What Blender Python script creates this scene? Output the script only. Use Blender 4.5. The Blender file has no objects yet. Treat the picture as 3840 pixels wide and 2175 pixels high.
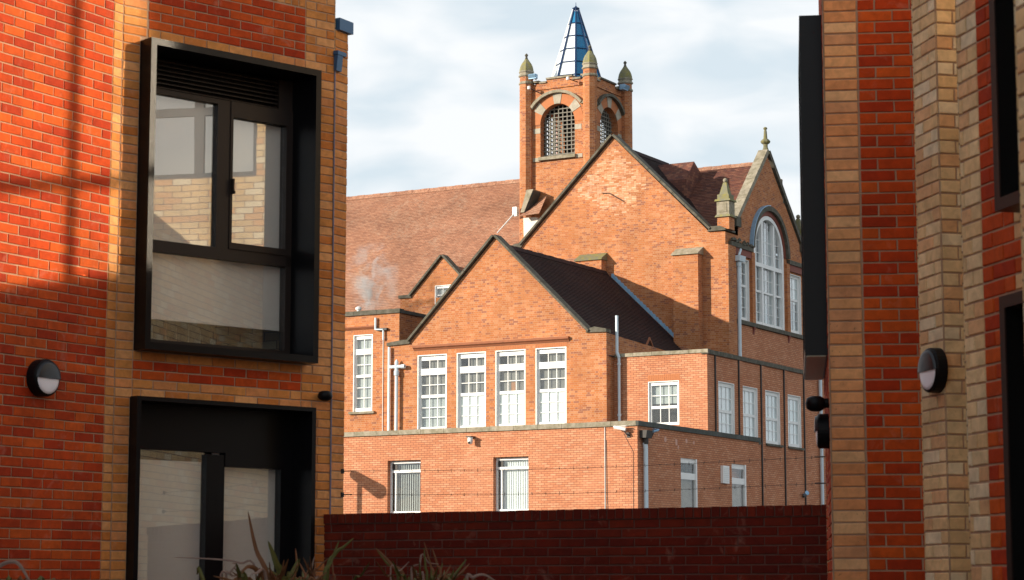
import bpy, math, random
from mathutils import Vector, Matrix, geometry
random.seed(7)
R = math.radians
SC = bpy.context.scene
COL = SC.collection

# ---------------------------------------------------------------- camera, world, sun, exposure
FPX, YH = 8250.0, 2190.0                      # focal length and horizon row, measured on the 3840x2175 photograph
TILT = math.atan((YH - 1087.5) / FPX)
EYE = Vector((0, 0, 1.6))
cd = bpy.data.cameras.new('camera'); cam = bpy.data.objects.new('camera', cd); COL.objects.link(cam)
cam.location = EYE; cam.rotation_euler = (R(90) + TILT, 0, 0)
cd.sensor_width = 36; cd.lens = 36 * FPX / 3840; cd.clip_start = .1; cd.clip_end = 3000
cd.dof.use_dof = True; cd.dof.focus_distance = 60; cd.dof.aperture_fstop = 9
SC.camera = cam

SUN_AZ, SUN_EL = R(251.0), R(16.5)
world = bpy.data.worlds.new('World'); SC.world = world; world.use_nodes = True
wn, wl = world.node_tree.nodes, world.node_tree.links
wn.clear()
out = wn.new('ShaderNodeOutputWorld'); bg = wn.new('ShaderNodeBackground'); bg.inputs[1].default_value = 0.078
sky = wn.new('ShaderNodeTexSky'); sky.sky_type = 'NISHITA'; sky.sun_disc = False
sky.sun_elevation = SUN_EL; sky.sun_rotation = SUN_AZ; sky.air_density = 1.0; sky.dust_density = 1.5
tc = wn.new('ShaderNodeTexCoord'); mp = wn.new('ShaderNodeMapping'); mp.inputs['Scale'].default_value = (1, 1, 2.5)
n1 = wn.new('ShaderNodeTexNoise'); n1.inputs['Scale'].default_value = 17; n1.inputs['Detail'].default_value = 5; n1.inputs['Roughness'].default_value = .40
n1.inputs['Distortion'].default_value = .3
rmp = wn.new('ShaderNodeValToRGB'); rmp.color_ramp.elements[0].position = .36; rmp.color_ramp.elements[1].position = .60
rmp.color_ramp.elements[0].color = (.18, .18, .18, 1); rmp.color_ramp.elements[1].color = (1, 1, 1, 1)
mix = wn.new('ShaderNodeMix'); mix.data_type = 'RGBA'
mix.inputs['B'].default_value = (8.9, 9.15, 9.35, 1)
bl = wn.new('ShaderNodeMix'); bl.data_type = 'RGBA'; bl.inputs['Factor'].default_value = .8
bl.inputs['B'].default_value = (7.0, 8.2, 9.0, 1)
wl.new(tc.outputs['Generated'], mp.inputs[0]); wl.new(mp.outputs[0], n1.inputs['Vector']); wl.new(n1.outputs['Fac'], rmp.inputs[0])
sp_ = wn.new('ShaderNodeSeparateXYZ'); wl.new(tc.outputs['Generated'], sp_.inputs[0])
mr = wn.new('ShaderNodeMapRange'); mr.interpolation_type = 'SMOOTHSTEP'; mr.inputs['From Min'].default_value = .30; mr.inputs['From Max'].default_value = .80
mr.inputs['To Min'].default_value = 1; mr.inputs['To Max'].default_value = .35; wl.new(sp_.outputs[2], mr.inputs['Value'])
m1 = wn.new('ShaderNodeMath'); m1.operation = 'MULTIPLY'; wl.new(mr.outputs[0], m1.inputs[0]); wl.new(rmp.outputs[0], m1.inputs[1])
m2 = wn.new('ShaderNodeMath'); m2.operation = 'MULTIPLY'; wl.new(mr.outputs[0], m2.inputs[0]); m2.inputs[1].default_value = .8
wl.new(m2.outputs[0], bl.inputs['Factor'])
wl.new(sky.outputs[0], bl.inputs['A']); wl.new(bl.outputs['Result'], mix.inputs['A']); wl.new(m1.outputs[0], mix.inputs['Factor'])
wl.new(mix.outputs['Result'], bg.inputs[0]); wl.new(bg.outputs[0], out.inputs[0])
ld = bpy.data.lights.new('sun', 'SUN'); ld.energy = 5.0; ld.angle = R(.53); ld.color = (1.0, .89, .74)
sun = bpy.data.objects.new('sun', ld); COL.objects.link(sun)
sv = Vector((math.sin(SUN_AZ) * math.cos(SUN_EL), math.cos(SUN_AZ) * math.cos(SUN_EL), math.sin(SUN_EL)))
sun.rotation_euler = sv.to_track_quat('Z', 'Y').to_euler(); sun.location = (-60, -30, 50)
SC.view_settings.view_transform = 'Standard'; SC.view_settings.look = 'None'
SC.view_settings.exposure = 0.48; SC.view_settings.gamma = 1; SC.view_settings.use_curve_mapping = False
SC.render.engine = 'CYCLES'
cy = SC.cycles
cy.use_denoising = True; cy.max_bounces = 8; cy.diffuse_bounces = 4; cy.glossy_bounces = 4; cy.transparent_max_bounces = 12
cy.caustics_reflective = True; cy.blur_glossy = 0; cy.sample_clamp_indirect = 0
try:
    cy.use_guiding = True; cy.use_surface_guiding = True; cy.guiding_training_samples = 128
except Exception: pass

# ---------------------------------------------------------------- frames
class Frame:
    """wall frame: local x runs along the wall to the right, local y into the wall, z up"""
    def __init__(s, o, ang):
        s.o = o; a = R(ang); s.u = (math.sin(a), math.cos(a)); s.v = (-s.u[1], s.u[0]); s.ang = ang
        s.M = Matrix.Translation((o[0], o[1], 0)) @ Matrix.Rotation(R(90 - ang), 4, 'Z')
    def w(s, x, y, z=0): return Vector((s.o[0] + x * s.u[0] + y * s.v[0], s.o[1] + x * s.u[1] + y * s.v[1], z))
def pixel(p):
    b, c = p[1], p[2] - 1.6; ct, st = math.cos(TILT), math.sin(TILT)
    f = b * ct + c * st
    if f < .5: return None
    return (1920 + FPX * p[0] / f, 1087.5 - FPX * (-b * st + c * ct) / f, f)
WORLD = Frame((0, 0), 90)
L1 = Frame((-3.760, 16.300), 30.0)
L2 = Frame((-3.1463, 17.3630), 47.4)
L3 = Frame((-1.5499, 18.8310), 30.0)
BW = Frame((-1.5599, 18.7710), 119.7)
R1 = Frame((2.0231, 14.2), 96.3)
FR = Frame((2.0529, 14.1967), 187.2)
PA = Frame((2.4363, 12.35), 167.0)
PB = Frame((2.4363, 12.35), 77.0)
PC = Frame((2.1599, 10.45), 167.0)
PD = Frame((1.7797, 7.6), 167.0)
MW = Frame((5.2, 16.0), 172.35)
S = Frame((4.1057, 72.0), 119.7)
def side(x0):                                  # a wall of the school that faces right: local x = depth into the site
    p = S.w(x0, 0); return Frame((p[0], p[1]), 29.7)

# ---------------------------------------------------------------- materials
def newmat(name):
    m = bpy.data.materials.new(name); m.use_nodes = True
    n, l = m.node_tree.nodes, m.node_tree.links
    return m, n, l, n['Principled BSDF']
def add(n, t, **k):
    x = n.new('ShaderNode' + t)
    for a, b in k.items(): setattr(x, a, b)
    return x
def math_(n, l, op, a, b=None, c=None):
    x = n.new('ShaderNodeMath'); x.operation = op
    for i, v in enumerate((a, b, c)):
        if v is None: continue
        if isinstance(v, (int, float)): x.inputs[i].default_value = v
        else: l.new(v, x.inputs[i])
    return x.outputs[0]
def ramp(n, l, fac, stops, interp='LINEAR'):
    r = n.new('ShaderNodeValToRGB'); cr = r.color_ramp; cr.interpolation = interp
    while len(cr.elements) < len(stops): cr.elements.new(.5)
    for e, (p, c) in zip(cr.elements, stops): e.position = p; e.color = (*c, 1)
    l.new(fac, r.inputs[0]); return r.outputs[0]
def mixc(n, l, f, a, b, mode='MIX'):
    x = n.new('ShaderNodeMix'); x.data_type = 'RGBA'; x.blend_type = mode
    for s, v in (('Factor', f), ('A', a), ('B', b)):
        if isinstance(v, (int, float)): x.inputs[s].default_value = v
        elif isinstance(v, tuple): x.inputs[s].default_value = (*v, 1)
        else: l.new(v, x.inputs[s])
    return x.outputs['Result']
def noise(n, l, vec, scale, detail=4, rough=.55, dist=0):
    x = n.new('ShaderNodeTexNoise'); x.inputs['Scale'].default_value = scale; x.inputs['Detail'].default_value = detail
    x.inputs['Roughness'].default_value = rough; x.inputs['Distortion'].default_value = dist
    if vec is not None: l.new(vec, x.inputs['Vector'])
    return x.outputs['Fac']
def plain(name, col, rough=.6, metal=0, var=.12, scale=6, bump=0, spec=.5):
    m, n, l, p = newmat(name)
    g = n.new('ShaderNodeNewGeometry')
    f = noise(n, l, g.outputs['Position'], scale)
    c = mixc(n, l, f, tuple(x * (1 - var) for x in col), tuple(min(1, x * (1 + var)) for x in col))
    l.new(c, p.inputs['Base Color']); p.inputs['Roughness'].default_value = rough; p.inputs['Metallic'].default_value = metal
    p.inputs['Specular IOR Level'].default_value = spec
    if bump:
        b = n.new('ShaderNodeBump'); b.inputs['Strength'].default_value = bump; b.inputs['Distance'].default_value = .01
        l.new(noise(n, l, g.outputs['Position'], scale * 6), b.inputs['Height']); l.new(b.outputs[0], p.inputs['Normal'])
    return m
def single_brick(name, tones, speck=0, fleck=(.05, .03, .02)):
    """material of one real brick: its tone is picked per object / per loose piece, mottled and pitted"""
    m, n, l, p = newmat(name)
    g = n.new('ShaderNodeNewGeometry'); oi = n.new('ShaderNodeObjectInfo')
    r = math_(n, l, 'FRACT', math_(n, l, 'ADD', oi.outputs['Random'], math_(n, l, 'MULTIPLY', g.outputs['Random Per Island'], 7.31)))
    k = len(tones)
    c = ramp(n, l, r, [(i / k, t) for i, t in enumerate(tones)], 'CONSTANT' if k > 4 else 'LINEAR')
    pos = g.outputs['Position']
    f1 = noise(n, l, pos, 14, 5, .6, .6)
    c = mixc(n, l, 1.0, c, ramp(n, l, f1, [(.3, (.80, .78, .76)), (.7, (1.12, 1.1, 1.08))]), 'MULTIPLY')
    f2 = noise(n, l, pos, 60, 3, .6)
    dk = ramp(n, l, f2, [(.66, (0, 0, 0)), (.72, (1, 1, 1))])
    gate = ramp(n, l, math_(n, l, 'FRACT', math_(n, l, 'MULTIPLY', r, 5.7)), [(.45, (0, 0, 0)), (.6, (1, 1, 1))])
    sm_ = ramp(n, l, noise(n, l, pos, 5.5, 5, .65, .8), [(.58, (0, 0, 0)), (.74, (1, 1, 1))])
    c = mixc(n, l, math_(n, l, 'MULTIPLY', sm_, .22), c, (.62, .40, .30))
    c = mixc(n, l, 1.0, c, ramp(n, l, noise(n, l, pos, 1.3, 6, .65, .6), [(.32, (.74, .72, .70)), (.62, (1.08, 1.07, 1.06))]), 'MULTIPLY')
    df = math_(n, l, 'MULTIPLY', dk, math_(n, l, 'MULTIPLY', gate, speck))
    c = mixc(n, l, df, c, fleck)
    l.new(c, p.inputs['Base Color']); p.inputs['Roughness'].default_value = .82; p.inputs['Specular IOR Level'].default_value = .25
    b = n.new('ShaderNodeBump'); b.inputs['Strength'].default_value = .5; b.inputs['Distance'].default_value = .004
    l.new(noise(n, l, pos, 90, 4, .6, 1), b.inputs['Height']); l.new(b.outputs[0], p.inputs['Normal'])
    return m
def brick_wall(name, tones, mortar, L=.225, H=.075, j=.011, var=.25, stain=None, flemish=False, bump=.6):
    """masonry seen from far off: each brick of the bond gets its own tone, joints are sunk by the bump"""
    m, n, l, p = newmat(name)
    uv = n.new('ShaderNodeUVMap'); sx = n.new('ShaderNodeSeparateXYZ'); l.new(uv.outputs[0], sx.inputs[0])
    row = math_(n, l, 'FLOOR', math_(n, l, 'DIVIDE', sx.outputs[1], H))
    par = math_(n, l, 'MODULO', math_(n, l, 'ABSOLUTE', row), 2.0)
    LL = L * (1.5 if flemish else 1)
    u = math_(n, l, 'ADD', math_(n, l, 'DIVIDE', sx.outputs[0], LL), math_(n, l, 'MULTIPLY', par, .5))
    colm = math_(n, l, 'FLOOR', u); fu = math_(n, l, 'FRACT', u)
    fv = math_(n, l, 'FRACT', math_(n, l, 'DIVIDE', sx.outputs[1], H))
    ju = j / LL
    if flemish:
        half = math_(n, l, 'GREATER_THAN', fu, .667)
        colm = math_(n, l, 'ADD', colm, math_(n, l, 'MULTIPLY', half, .5))
        d = math_(n, l, 'MINIMUM', math_(n, l, 'MINIMUM', fu, math_(n, l, 'SUBTRACT', 1, fu)), math_(n, l, 'ABSOLUTE', math_(n, l, 'SUBTRACT', fu, .667)))
    else:
        d = math_(n, l, 'MINIMUM', fu, math_(n, l, 'SUBTRACT', 1, fu))
    mu = math_(n, l, 'LESS_THAN', d, ju * .5)
    mv = math_(n, l, 'LESS_THAN', math_(n, l, 'MINIMUM', fv, math_(n, l, 'SUBTRACT', 1, fv)), j / H * .5)
    mort = math_(n, l, 'MAXIMUM', mu, mv)
    cv = n.new('ShaderNodeCombineXYZ'); l.new(colm, cv.inputs[0]); l.new(row, cv.inputs[1])
    wn_ = n.new('ShaderNodeTexWhiteNoise'); wn_.noise_dimensions = '2D'; l.new(cv.outputs[0], wn_.inputs['Vector'])
    g = n.new('ShaderNodeNewGeometry'); pos = g.outputs['Position']
    r = math_(n, l, 'FRACT', math_(n, l, 'ADD', wn_.outputs['Value'], 0.0))
    k = len(tones)
    c = ramp(n, l, r, [(i / k, t) for i, t in enumerate(tones)], 'CONSTANT' if k > 4 else 'LINEAR')
    f1 = noise(n, l, pos, 1.1, 5, .6)
    lo = (1 - var,) * 3; hi = (1 + var * .7,) * 3
    c = mixc(n, l, 1.0, c, ramp(n, l, f1, [(.3, lo), (.7, hi)]), 'MULTIPLY')
    c = mixc(n, l, mort, c, mortar)
    if stain:
        f3 = ramp(n, l, noise(n, l, pos, .55, 6, .62, .5), [(.50, (0, 0, 0)), (.68, (1, 1, 1))])
        c = mixc(n, l, math_(n, l, 'MULTIPLY', f3, .45), c, stain)
    l.new(c, p.inputs['Base Color']); p.inputs['Roughness'].default_value = .88; p.inputs['Specular IOR Level'].default_value = .2
    b = n.new('ShaderNodeBump'); b.inputs['Strength'].default_value = bump; b.inputs['Distance'].default_value = .01
    hh = math_(n, l, 'ADD', math_(n, l, 'SUBTRACT', 1, mort), math_(n, l, 'MULTIPLY', wn_.outputs['Value'], .5))
    l.new(hh, b.inputs['Height']); l.new(b.outputs[0], p.inputs['Normal'])
    return m
def roof_tiles(name, tones, lichen, amount=.5):
    m, n, l, p = newmat(name)
    uv = n.new('ShaderNodeUVMap'); sx = n.new('ShaderNodeSeparateXYZ'); l.new(uv.outputs[0], sx.inputs[0])
    row = math_(n, l, 'FLOOR', math_(n, l, 'DIVIDE', sx.outputs[1], .115))
    par = math_(n, l, 'MODULO', math_(n, l, 'ABSOLUTE', row), 2.0)
    u = math_(n, l, 'ADD', math_(n, l, 'DIVIDE', sx.outputs[0], .17), math_(n, l, 'MULTIPLY', par, .5))
    cv = n.new('ShaderNodeCombineXYZ'); l.new(math_(n, l, 'FLOOR', u), cv.inputs[0]); l.new(row, cv.inputs[1])
    w = n.new('ShaderNodeTexWhiteNoise'); w.noise_dimensions = '2D'; l.new(cv.outputs[0], w.inputs['Vector'])
    k = len(tones)
    c = ramp(n, l, w.outputs['Value'], [(i / k, t) for i, t in enumerate(tones)], 'CONSTANT')
    fv = math_(n, l, 'FRACT', math_(n, l, 'DIVIDE', sx.outputs[1], .115))
    fu = math_(n, l, 'FRACT', u)
    gap = math_(n, l, 'MAXIMUM', math_(n, l, 'LESS_THAN', fv, .12), math_(n, l, 'LESS_THAN', fu, .07))
    c = mixc(n, l, math_(n, l, 'MULTIPLY', gap, .6), c, (.06, .035, .025))
    g = n.new('ShaderNodeNewGeometry'); pos = g.outputs['Position']
    f = ramp(n, l, noise(n, l, pos, .9, 6, .65, .8), [(.48, (0, 0, 0)), (.66, (1, 1, 1))])
    f2 = ramp(n, l, noise(n, l, pos, 7, 4, .6), [(.42, (0, 0, 0)), (.6, (1, 1, 1))])
    c = mixc(n, l, math_(n, l, 'MULTIPLY', math_(n, l, 'MULTIPLY', f, f2), amount), c, lichen)
    c = mixc(n, l, 1.0, c, ramp(n, l, noise(n, l, pos, .35, 4, .6), [(.3, (.82, .8, .8)), (.7, (1.15, 1.12, 1.1))]), 'MULTIPLY')
    l.new(c, p.inputs['Base Color']); p.inputs['Roughness'].default_value = .9; p.inputs['Specular IOR Level'].default_value = .2
    b = n.new('ShaderNodeBump'); b.inputs['Strength'].default_value = .7; b.inputs['Distance'].default_value = .012
    l.new(math_(n, l, 'ADD', math_(n, l, 'SUBTRACT', 1, fv), math_(n, l, 'MULTIPLY', w.outputs['Value'], .8)), b.inputs['Height']); l.new(b.outputs[0], p.inputs['Normal'])
    return m
def stone(name, col, moss, amount, scale=3):
    m, n, l, p = newmat(name)
    g = n.new('ShaderNodeNewGeometry'); pos = g.outputs['Position']; oi = n.new('ShaderNodeObjectInfo')
    c = mixc(n, l, noise(n, l, pos, scale, 5, .6), tuple(x * .7 for x in col), tuple(x * 1.2 for x in col))
    f = ramp(n, l, noise(n, l, pos, scale * 1.7, 5, .7), [(.5 - amount * .3, (0, 0, 0)), (.62, (1, 1, 1))])
    c = mixc(n, l, math_(n, l, 'MULTIPLY', f, .8), c, moss)
    c = mixc(n, l, 1.0, c, ramp(n, l, oi.outputs['Random'], [(0, (.88, .88, .88)), (1, (1.1, 1.1, 1.1))]), 'MULTIPLY')
    l.new(c, p.inputs['Base Color']); p.inputs['Roughness'].default_value = .9
    b = n.new('ShaderNodeBump'); b.inputs['Strength'].default_value = .5; b.inputs['Distance'].default_value = .015
    l.new(noise(n, l, pos, 22, 4, .6), b.inputs['Height']); l.new(b.outputs[0], p.inputs['Normal'])
    return m
def glass(name, tint=(.85, .9, .9), refl=1.45, rough=.01, extra=0.0, wobble=.0):
    m, n, l, p = newmat(name); n.remove(p)
    o = n['Material Output']; tr = n.new('ShaderNodeBsdfTransparent'); tr.inputs[0].default_value = (*tint, 1)
    gl = n.new('ShaderNodeBsdfGlossy'); gl.inputs['Roughness'].default_value = rough; gl.inputs['Color'].default_value = (.95, .97, 1, 1)
    fr = n.new('ShaderNodeFresnel'); gg = n.new('ShaderNodeNewGeometry')
    l.new(math_(n, l, 'ADD', refl, math_(n, l, 'MULTIPLY', gg.outputs['Backfacing'], 1 / refl - refl)), fr.inputs['IOR'])
    mx = n.new('ShaderNodeMixShader')
    if wobble:
        g = n.new('ShaderNodeNewGeometry'); b = n.new('ShaderNodeBump'); b.inputs['Strength'].default_value = wobble; b.inputs['Distance'].default_value = .02
        l.new(noise(n, l, g.outputs['Position'], 2.2, 2, .5), b.inputs['Height']); l.new(b.outputs[0], gl.inputs['Normal'])
    l.new(math_(n, l, 'MINIMUM', math_(n, l, 'ADD', math_(n, l, 'MULTIPLY', fr.outputs[0], 1.3), extra), 1.0), mx.inputs[0])
    l.new(tr.outputs[0], mx.inputs[1]); l.new(gl.outputs[0], mx.inputs[2]); l.new(mx.outputs[0], o.inputs[0])
    return m

RED = [(.52, .066, .006), (.45, .046, .004), (.58, .096, .010), (.40, .035, .004), (.54, .078, .008), (.49, .057, .005)]
TANL = [(.70, .31, .10), (.64, .25, .065), (.74, .36, .14), (.58, .20, .045), (.68, .28, .10), (.62, .26, .07)]
TANR = [(.80, .60, .34), (.76, .52, .26), (.82, .68, .45), (.74, .44, .22), (.78, .57, .31), (.72, .50, .26)]
M = dict(
    red=single_brick('red_brick', RED, .5, (.08, .012, .01)),
    tan=single_brick('tan_brick', TANL, .55, (.20, .09, .04)),
    cream=single_brick('cream_brick', TANR, .6, (.22, .14, .08)),
    tan2=single_brick('buff_brick', [(.78, .41, .18), (.72, .32, .13), (.80, .48, .24), (.76, .37, .16), (.66, .33, .16)], .9, (.20, .10, .05)),
    mortar=plain('mortar', (.42, .275, .18), .95, var=.2, scale=30, bump=.4),
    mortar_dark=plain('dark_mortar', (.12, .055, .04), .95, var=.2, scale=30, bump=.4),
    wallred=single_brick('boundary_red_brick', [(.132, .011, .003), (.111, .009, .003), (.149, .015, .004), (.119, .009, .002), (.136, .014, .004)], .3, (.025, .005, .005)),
    bigred=brick_wall('modern_red_brickwork', RED, (.40, .25, .18), .2286, .0757, .01),
    bigtan=brick_wall('modern_buff_brickwork', TANR, (.30, .2, .14), .2286, .0757, .01),
    old=brick_wall('old_orange_brickwork', [(.473, .176, .066), (.432, .152, .055), (.507, .210, .090), (.457, .164, .063), (.399, .135, .055), (.490, .193, .079), (.299, .114, .066), (.465, .173, .063), (.515, .230, .109), (.449, .156, .051)], (.499, .296, .188), var=.22, stain=(.349, .135, .051), flemish=True),
    pale=brick_wall('repaired_pink_brickwork', [(.74, .42, .26), (.68, .34, .19), (.56, .22, .09), (.76, .46, .30), (.40, .15, .07), (.72, .38, .23)], (.74, .55, .40), var=.1),
    newer=brick_wall('newer_brickwork', [(.544, .235, .120), (.511, .206, .104), (.568, .255, .136), (.527, .218, .111), (.593, .284, .159)], (.255, .099, .064), j=.015, var=.14, stain=(.527, .247, .143)),
    rubbed=plain('rubbed_orange_brick', (.448, .160, .060), .85, var=.15, scale=9, bump=.3),
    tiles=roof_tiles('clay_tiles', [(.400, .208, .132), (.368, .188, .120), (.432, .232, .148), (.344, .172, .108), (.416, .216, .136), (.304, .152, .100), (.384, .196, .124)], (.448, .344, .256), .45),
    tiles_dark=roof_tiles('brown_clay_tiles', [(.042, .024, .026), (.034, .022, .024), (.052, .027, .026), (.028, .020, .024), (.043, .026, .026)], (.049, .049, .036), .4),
    tiles_side=roof_tiles('shade_toned_clay_tiles', [(.225, .095, .066), (.195, .077, .056), (.260, .118, .079), (.166, .071, .056), (.142, .065, .056)], (.094, .077, .053), .5),  # tone deepened to carry the cross gable's cast shadow
    stone=stone('weathered_stone', (.336, .296, .224), (.176, .156, .096), .3),
    mossy=stone('mossy_stone', (.152, .136, .108), (.056, .053, .032), .6),
    lichen=stone('lichened_stone', (.187, .180, .122), (.245, .216, .050), .3),
    greystone=stone('grey_voussoir_stone', (.425, .383, .306), (.306, .281, .212), .3),
    darkcope=stone('dark_coping', (.10, .10, .10), (.05, .06, .04), .5),
    white=plain('white_paint', (.82, .82, .80), .45, var=.04, scale=3),
    whitew=plain('weathered_white_paint', (.70, .70, .68), .6, var=.10, scale=4),
    black=plain('black_metal', (.004, .004, .005), .34, .0, var=.1, spec=.22),
    plastic=plain('black_plastic', (.005, .005, .006), .45, .0, var=.1, spec=.15),
    blackm=plain('black_frame', (.005, .005, .005), .5, .0, var=.1, spec=.12),
    bronze=plain('bronze_grey_metal', (.024, .017, .014), .45, .0, var=.08, spec=.25),
    navy=plain('slate_blue_metal', (.035, .10, .20), .4, .3, var=.08),
    pipe=plain('pale_grey_pipe', (.58, .68, .74), .4, 0, var=.08),
    darkiron=plain('dark_iron', (.03, .025, .022), .6, 0, var=.2),
    blind=plain('roller_blind', (.86, .82, .76), .9, var=.05, scale=2),
    blindw=plain('white_blind', (.80, .83, .78), .85, var=.03, scale=3),
    curtain=plain('grey_curtain', (.22, .21, .18), .9, var=.35, scale=2),
    curtainl=plain('pale_green_curtain', (.42, .45, .42), .9, var=.15, scale=2),
    pattern=plain('patterned_curtain', (.231, .209, .149), .9, var=.7, scale=3.5),
    dark=plain('dark_room', (.020, .016, .014), .9, var=.3),
    opal=plain('opal_diffuser', (.86, .83, .87), .35, var=.03),
    lead=plain('blue_lead_flashing', (.26, .44, .62), .45, .3, var=.25, scale=8),
    whitelead=plain('white_render', (.72, .68, .60), .8, var=.2, scale=6),
    glass=glass('window_glass', (.93, .95, .96), 1.5, .0, .02, .10),
    glassq=glass('side_window_glass', (.93, .94, .94), 1.28, .0, .0, .05),
    glassd=glass('courtyard_window_glass', (.95, .95, .94), 1.5, .0, .10, .012),
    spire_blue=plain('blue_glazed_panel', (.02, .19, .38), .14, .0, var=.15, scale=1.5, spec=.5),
    spire_glare=plain('sky_glare_panel', (.70, .76, .79), .14, .0, var=.06, scale=1.5),  # white stands for bright sky mirrored in the sun-side facets
    spire_rib=plain('dark_blue_rib', (.02, .05, .13), .4, .3),
    bar=plain('grille_bar', (.19, .18, .15), .8, var=.25, scale=7),
    leaf=plain('green_strap_leaf', (.085, .085, .022), .6, var=.35, scale=7, spec=.2),
    leafr=plain('bronze_strap_leaf', (.13, .055, .022), .6, var=.45, scale=7, spec=.2),
    leafdead=plain('bleached_dead_leaf', (.22, .15, .12), .6, var=.5, scale=9, spec=.2),
    paving=plain('grey_paving', (.085, .08, .075), .9, var=.15, scale=1, bump=.2),
    wire=plain('galvanised_wire', (.10, .09, .085), .5, .6),
    moulding=plain('moulded_red_brick', (.286, .100, .044), .85, var=.3, scale=5, bump=.3),
    jointgrey=plain('grey_lilac_pipe', (.20, .18, .24), .6),
    limestain=plain('lime_bloom', (.62, .36, .28), .95, var=.3, scale=12),
    ruddy=plain('rusty_red_paint', (.212, .051, .030), .7),
    amber=plain('amber_cupboard', (.35, .13, .02), .6),
    sill=plain('bounce_lit_soffit', (.60, .66, .52), .6, var=.06),
)
def mirror_glass():
    m, n, l, p = newmat('solar_control_glass')
    p.inputs['Base Color'].default_value = (.88, .82, .72, 1); p.inputs['Metallic'].default_value = 1; p.inputs['Roughness'].default_value = .04
    return m
M['solar'] = mirror_glass()

# ---------------------------------------------------------------- mesh building
class MB:
    def __init__(s): s.v = []; s.f = []
    def face(s, pts): i = len(s.v); s.v += [tuple(p) for p in pts]; s.f.append(tuple(range(i, i + len(pts)))); return s
    def add(s, vs, fs):
        i = len(s.v); s.v += [tuple(p) for p in vs]; s.f += [tuple(i + k for k in f) for f in fs]; return s
    def box(s, x0, x1, y0, y1, z0, z1):
        if x0 > x1: x0, x1 = x1, x0
        if y0 > y1: y0, y1 = y1, y0
        if z0 > z1: z0, z1 = z1, z0
        v = [(x0, y0, z0), (x1, y0, z0), (x1, y1, z0), (x0, y1, z0), (x0, y0, z1), (x1, y0, z1), (x1, y1, z1), (x0, y1, z1)]
        return s.add(v, [(0, 3, 2, 1), (4, 5, 6, 7), (0, 1, 5, 4), (1, 2, 6, 5), (2, 3, 7, 6), (3, 0, 4, 7)])
    def prism(s, poly, y0, y1):
        """polygon in (x, z) given counter-clockwise seen from the front (-y), extruded from y0 to y1"""
        n = len(poly); v = [(x, y0, z) for x, z in poly] + [(x, y1, z) for x, z in poly]
        f = [tuple(range(n)), tuple(range(2 * n - 1, n - 1, -1))]
        for i in range(n):
            j = (i + 1) % n; f.append((i, i + n, j + n, j))
        return s.add(v, f)
    def prismx(s, poly, x0, x1):
        """polygon in (y, z) extruded along x"""
        n = len(poly); v = [(x0, y, z) for y, z in poly] + [(x1, y, z) for y, z in poly]
        f = [tuple(range(n - 1, -1, -1)), tuple(range(n, 2 * n))]
        for i in range(n):
            j = (i + 1) % n; f.append((i, j, j + n, i + n))
        return s.add(v, f)
    def tube(s, p0, p1, r0, r1=None, seg=8, cap=True):
        r1 = r0 if r1 is None else r1
        p0, p1 = Vector(p0), Vector(p1); d = (p1 - p0).normalized()
        a = d.cross(Vector((0, 0, 1)) if abs(d.z) < .9 else Vector((1, 0, 0))).normalized(); b = d.cross(a)
        v = []
        for p, r in ((p0, r0), (p1, r1)):
            for k in range(seg):
                t = 2 * math.pi * k / seg; v.append(p + a * (r * math.cos(t)) + b * (r * math.sin(t)))
        f = [(k, (k + 1) % seg, seg + (k + 1) % seg, seg + k) for k in range(seg)]
        if cap: f += [tuple(range(seg - 1, -1, -1)), tuple(range(seg, 2 * seg))]
        return s.add(v, f)
    def lathe(s, c, prof, seg=8, ph=0.0):
        v = []
        for r, z in prof:
            for k in range(seg):
                t = 2 * math.pi * k / seg + ph; v.append((c[0] + r * math.cos(t), c[1] + r * math.sin(t), c[2] + z))
        f = []
        for i in range(len(prof) - 1):
            for k in range(seg):
                a, b = i * seg + k, i * seg + (k + 1) % seg; f.append((a, b, b + seg, a + seg))
        f.append(tuple(range(seg - 1, -1, -1))); n = (len(prof) - 1) * seg; f.append(tuple(range(n, n + seg)))
        return s.add(v, f)
    def band(s, pts, y0, y1, t):
        """a moulding of thickness t following the polyline pts in (x, z), from depth y0 to y1"""
        for (xa, za), (xb, zb) in zip(pts[:-1], pts[1:]):
            d = Vector((xb - xa, zb - za)).normalized(); nx, nz = -d.y * t, d.x * t
            s.prism([(xa, za), (xb, zb), (xb + nx, zb + nz), (xa + nx, za + nz)], y0, y1)
        return s
    def mesh(s, name, fixn=False):
        me = bpy.data.meshes.new(name); me.from_pydata(s.v, [], s.f)
        uvl = me.uv_layers.new(name='UVMap'); me.update()
        for p in me.polygons:
            n = p.normal; h = math.hypot(n.x, n.y)
            for li in p.loop_indices:
                c = me.vertices[me.loops[li].vertex_index].co
                if abs(n.z) > .85: uv = (c.x, c.y)
                elif abs(n.y) >= abs(n.x): uv = (c.x, c.z / max(h, .3))
                else: uv = (c.y, c.z / max(h, .3))
                uvl.data[li].uv = uv
        return me
WM = {}
def link(name, me, m, parent=None, frame=None, label=None, kind=None, offset=None):
    o = bpy.data.objects.new(name, me); COL.objects.link(o)
    if m is not None and not me.materials: me.materials.append(M[m] if isinstance(m, str) else m)
    W = (frame or WORLD).M.copy()
    if frame is None and parent is not None: W = WM[parent.name].copy()
    if offset is not None: W = W @ Matrix.Translation(offset)
    WM[o.name] = W
    if parent is not None:
        o.parent = parent; o.matrix_basis = WM[parent.name].inverted() @ W
    else: o.matrix_basis = W
    if label: o['label'] = label
    if kind: o['kind'] = kind
    return o
def part(name, mb, m, parent, frame=None, label=None, kind=None, smooth=False):
    me = mb.mesh(name)
    if smooth:
        for p in me.polygons: p.use_smooth = True
    return link(name, me, m, parent, frame, label, kind)
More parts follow.
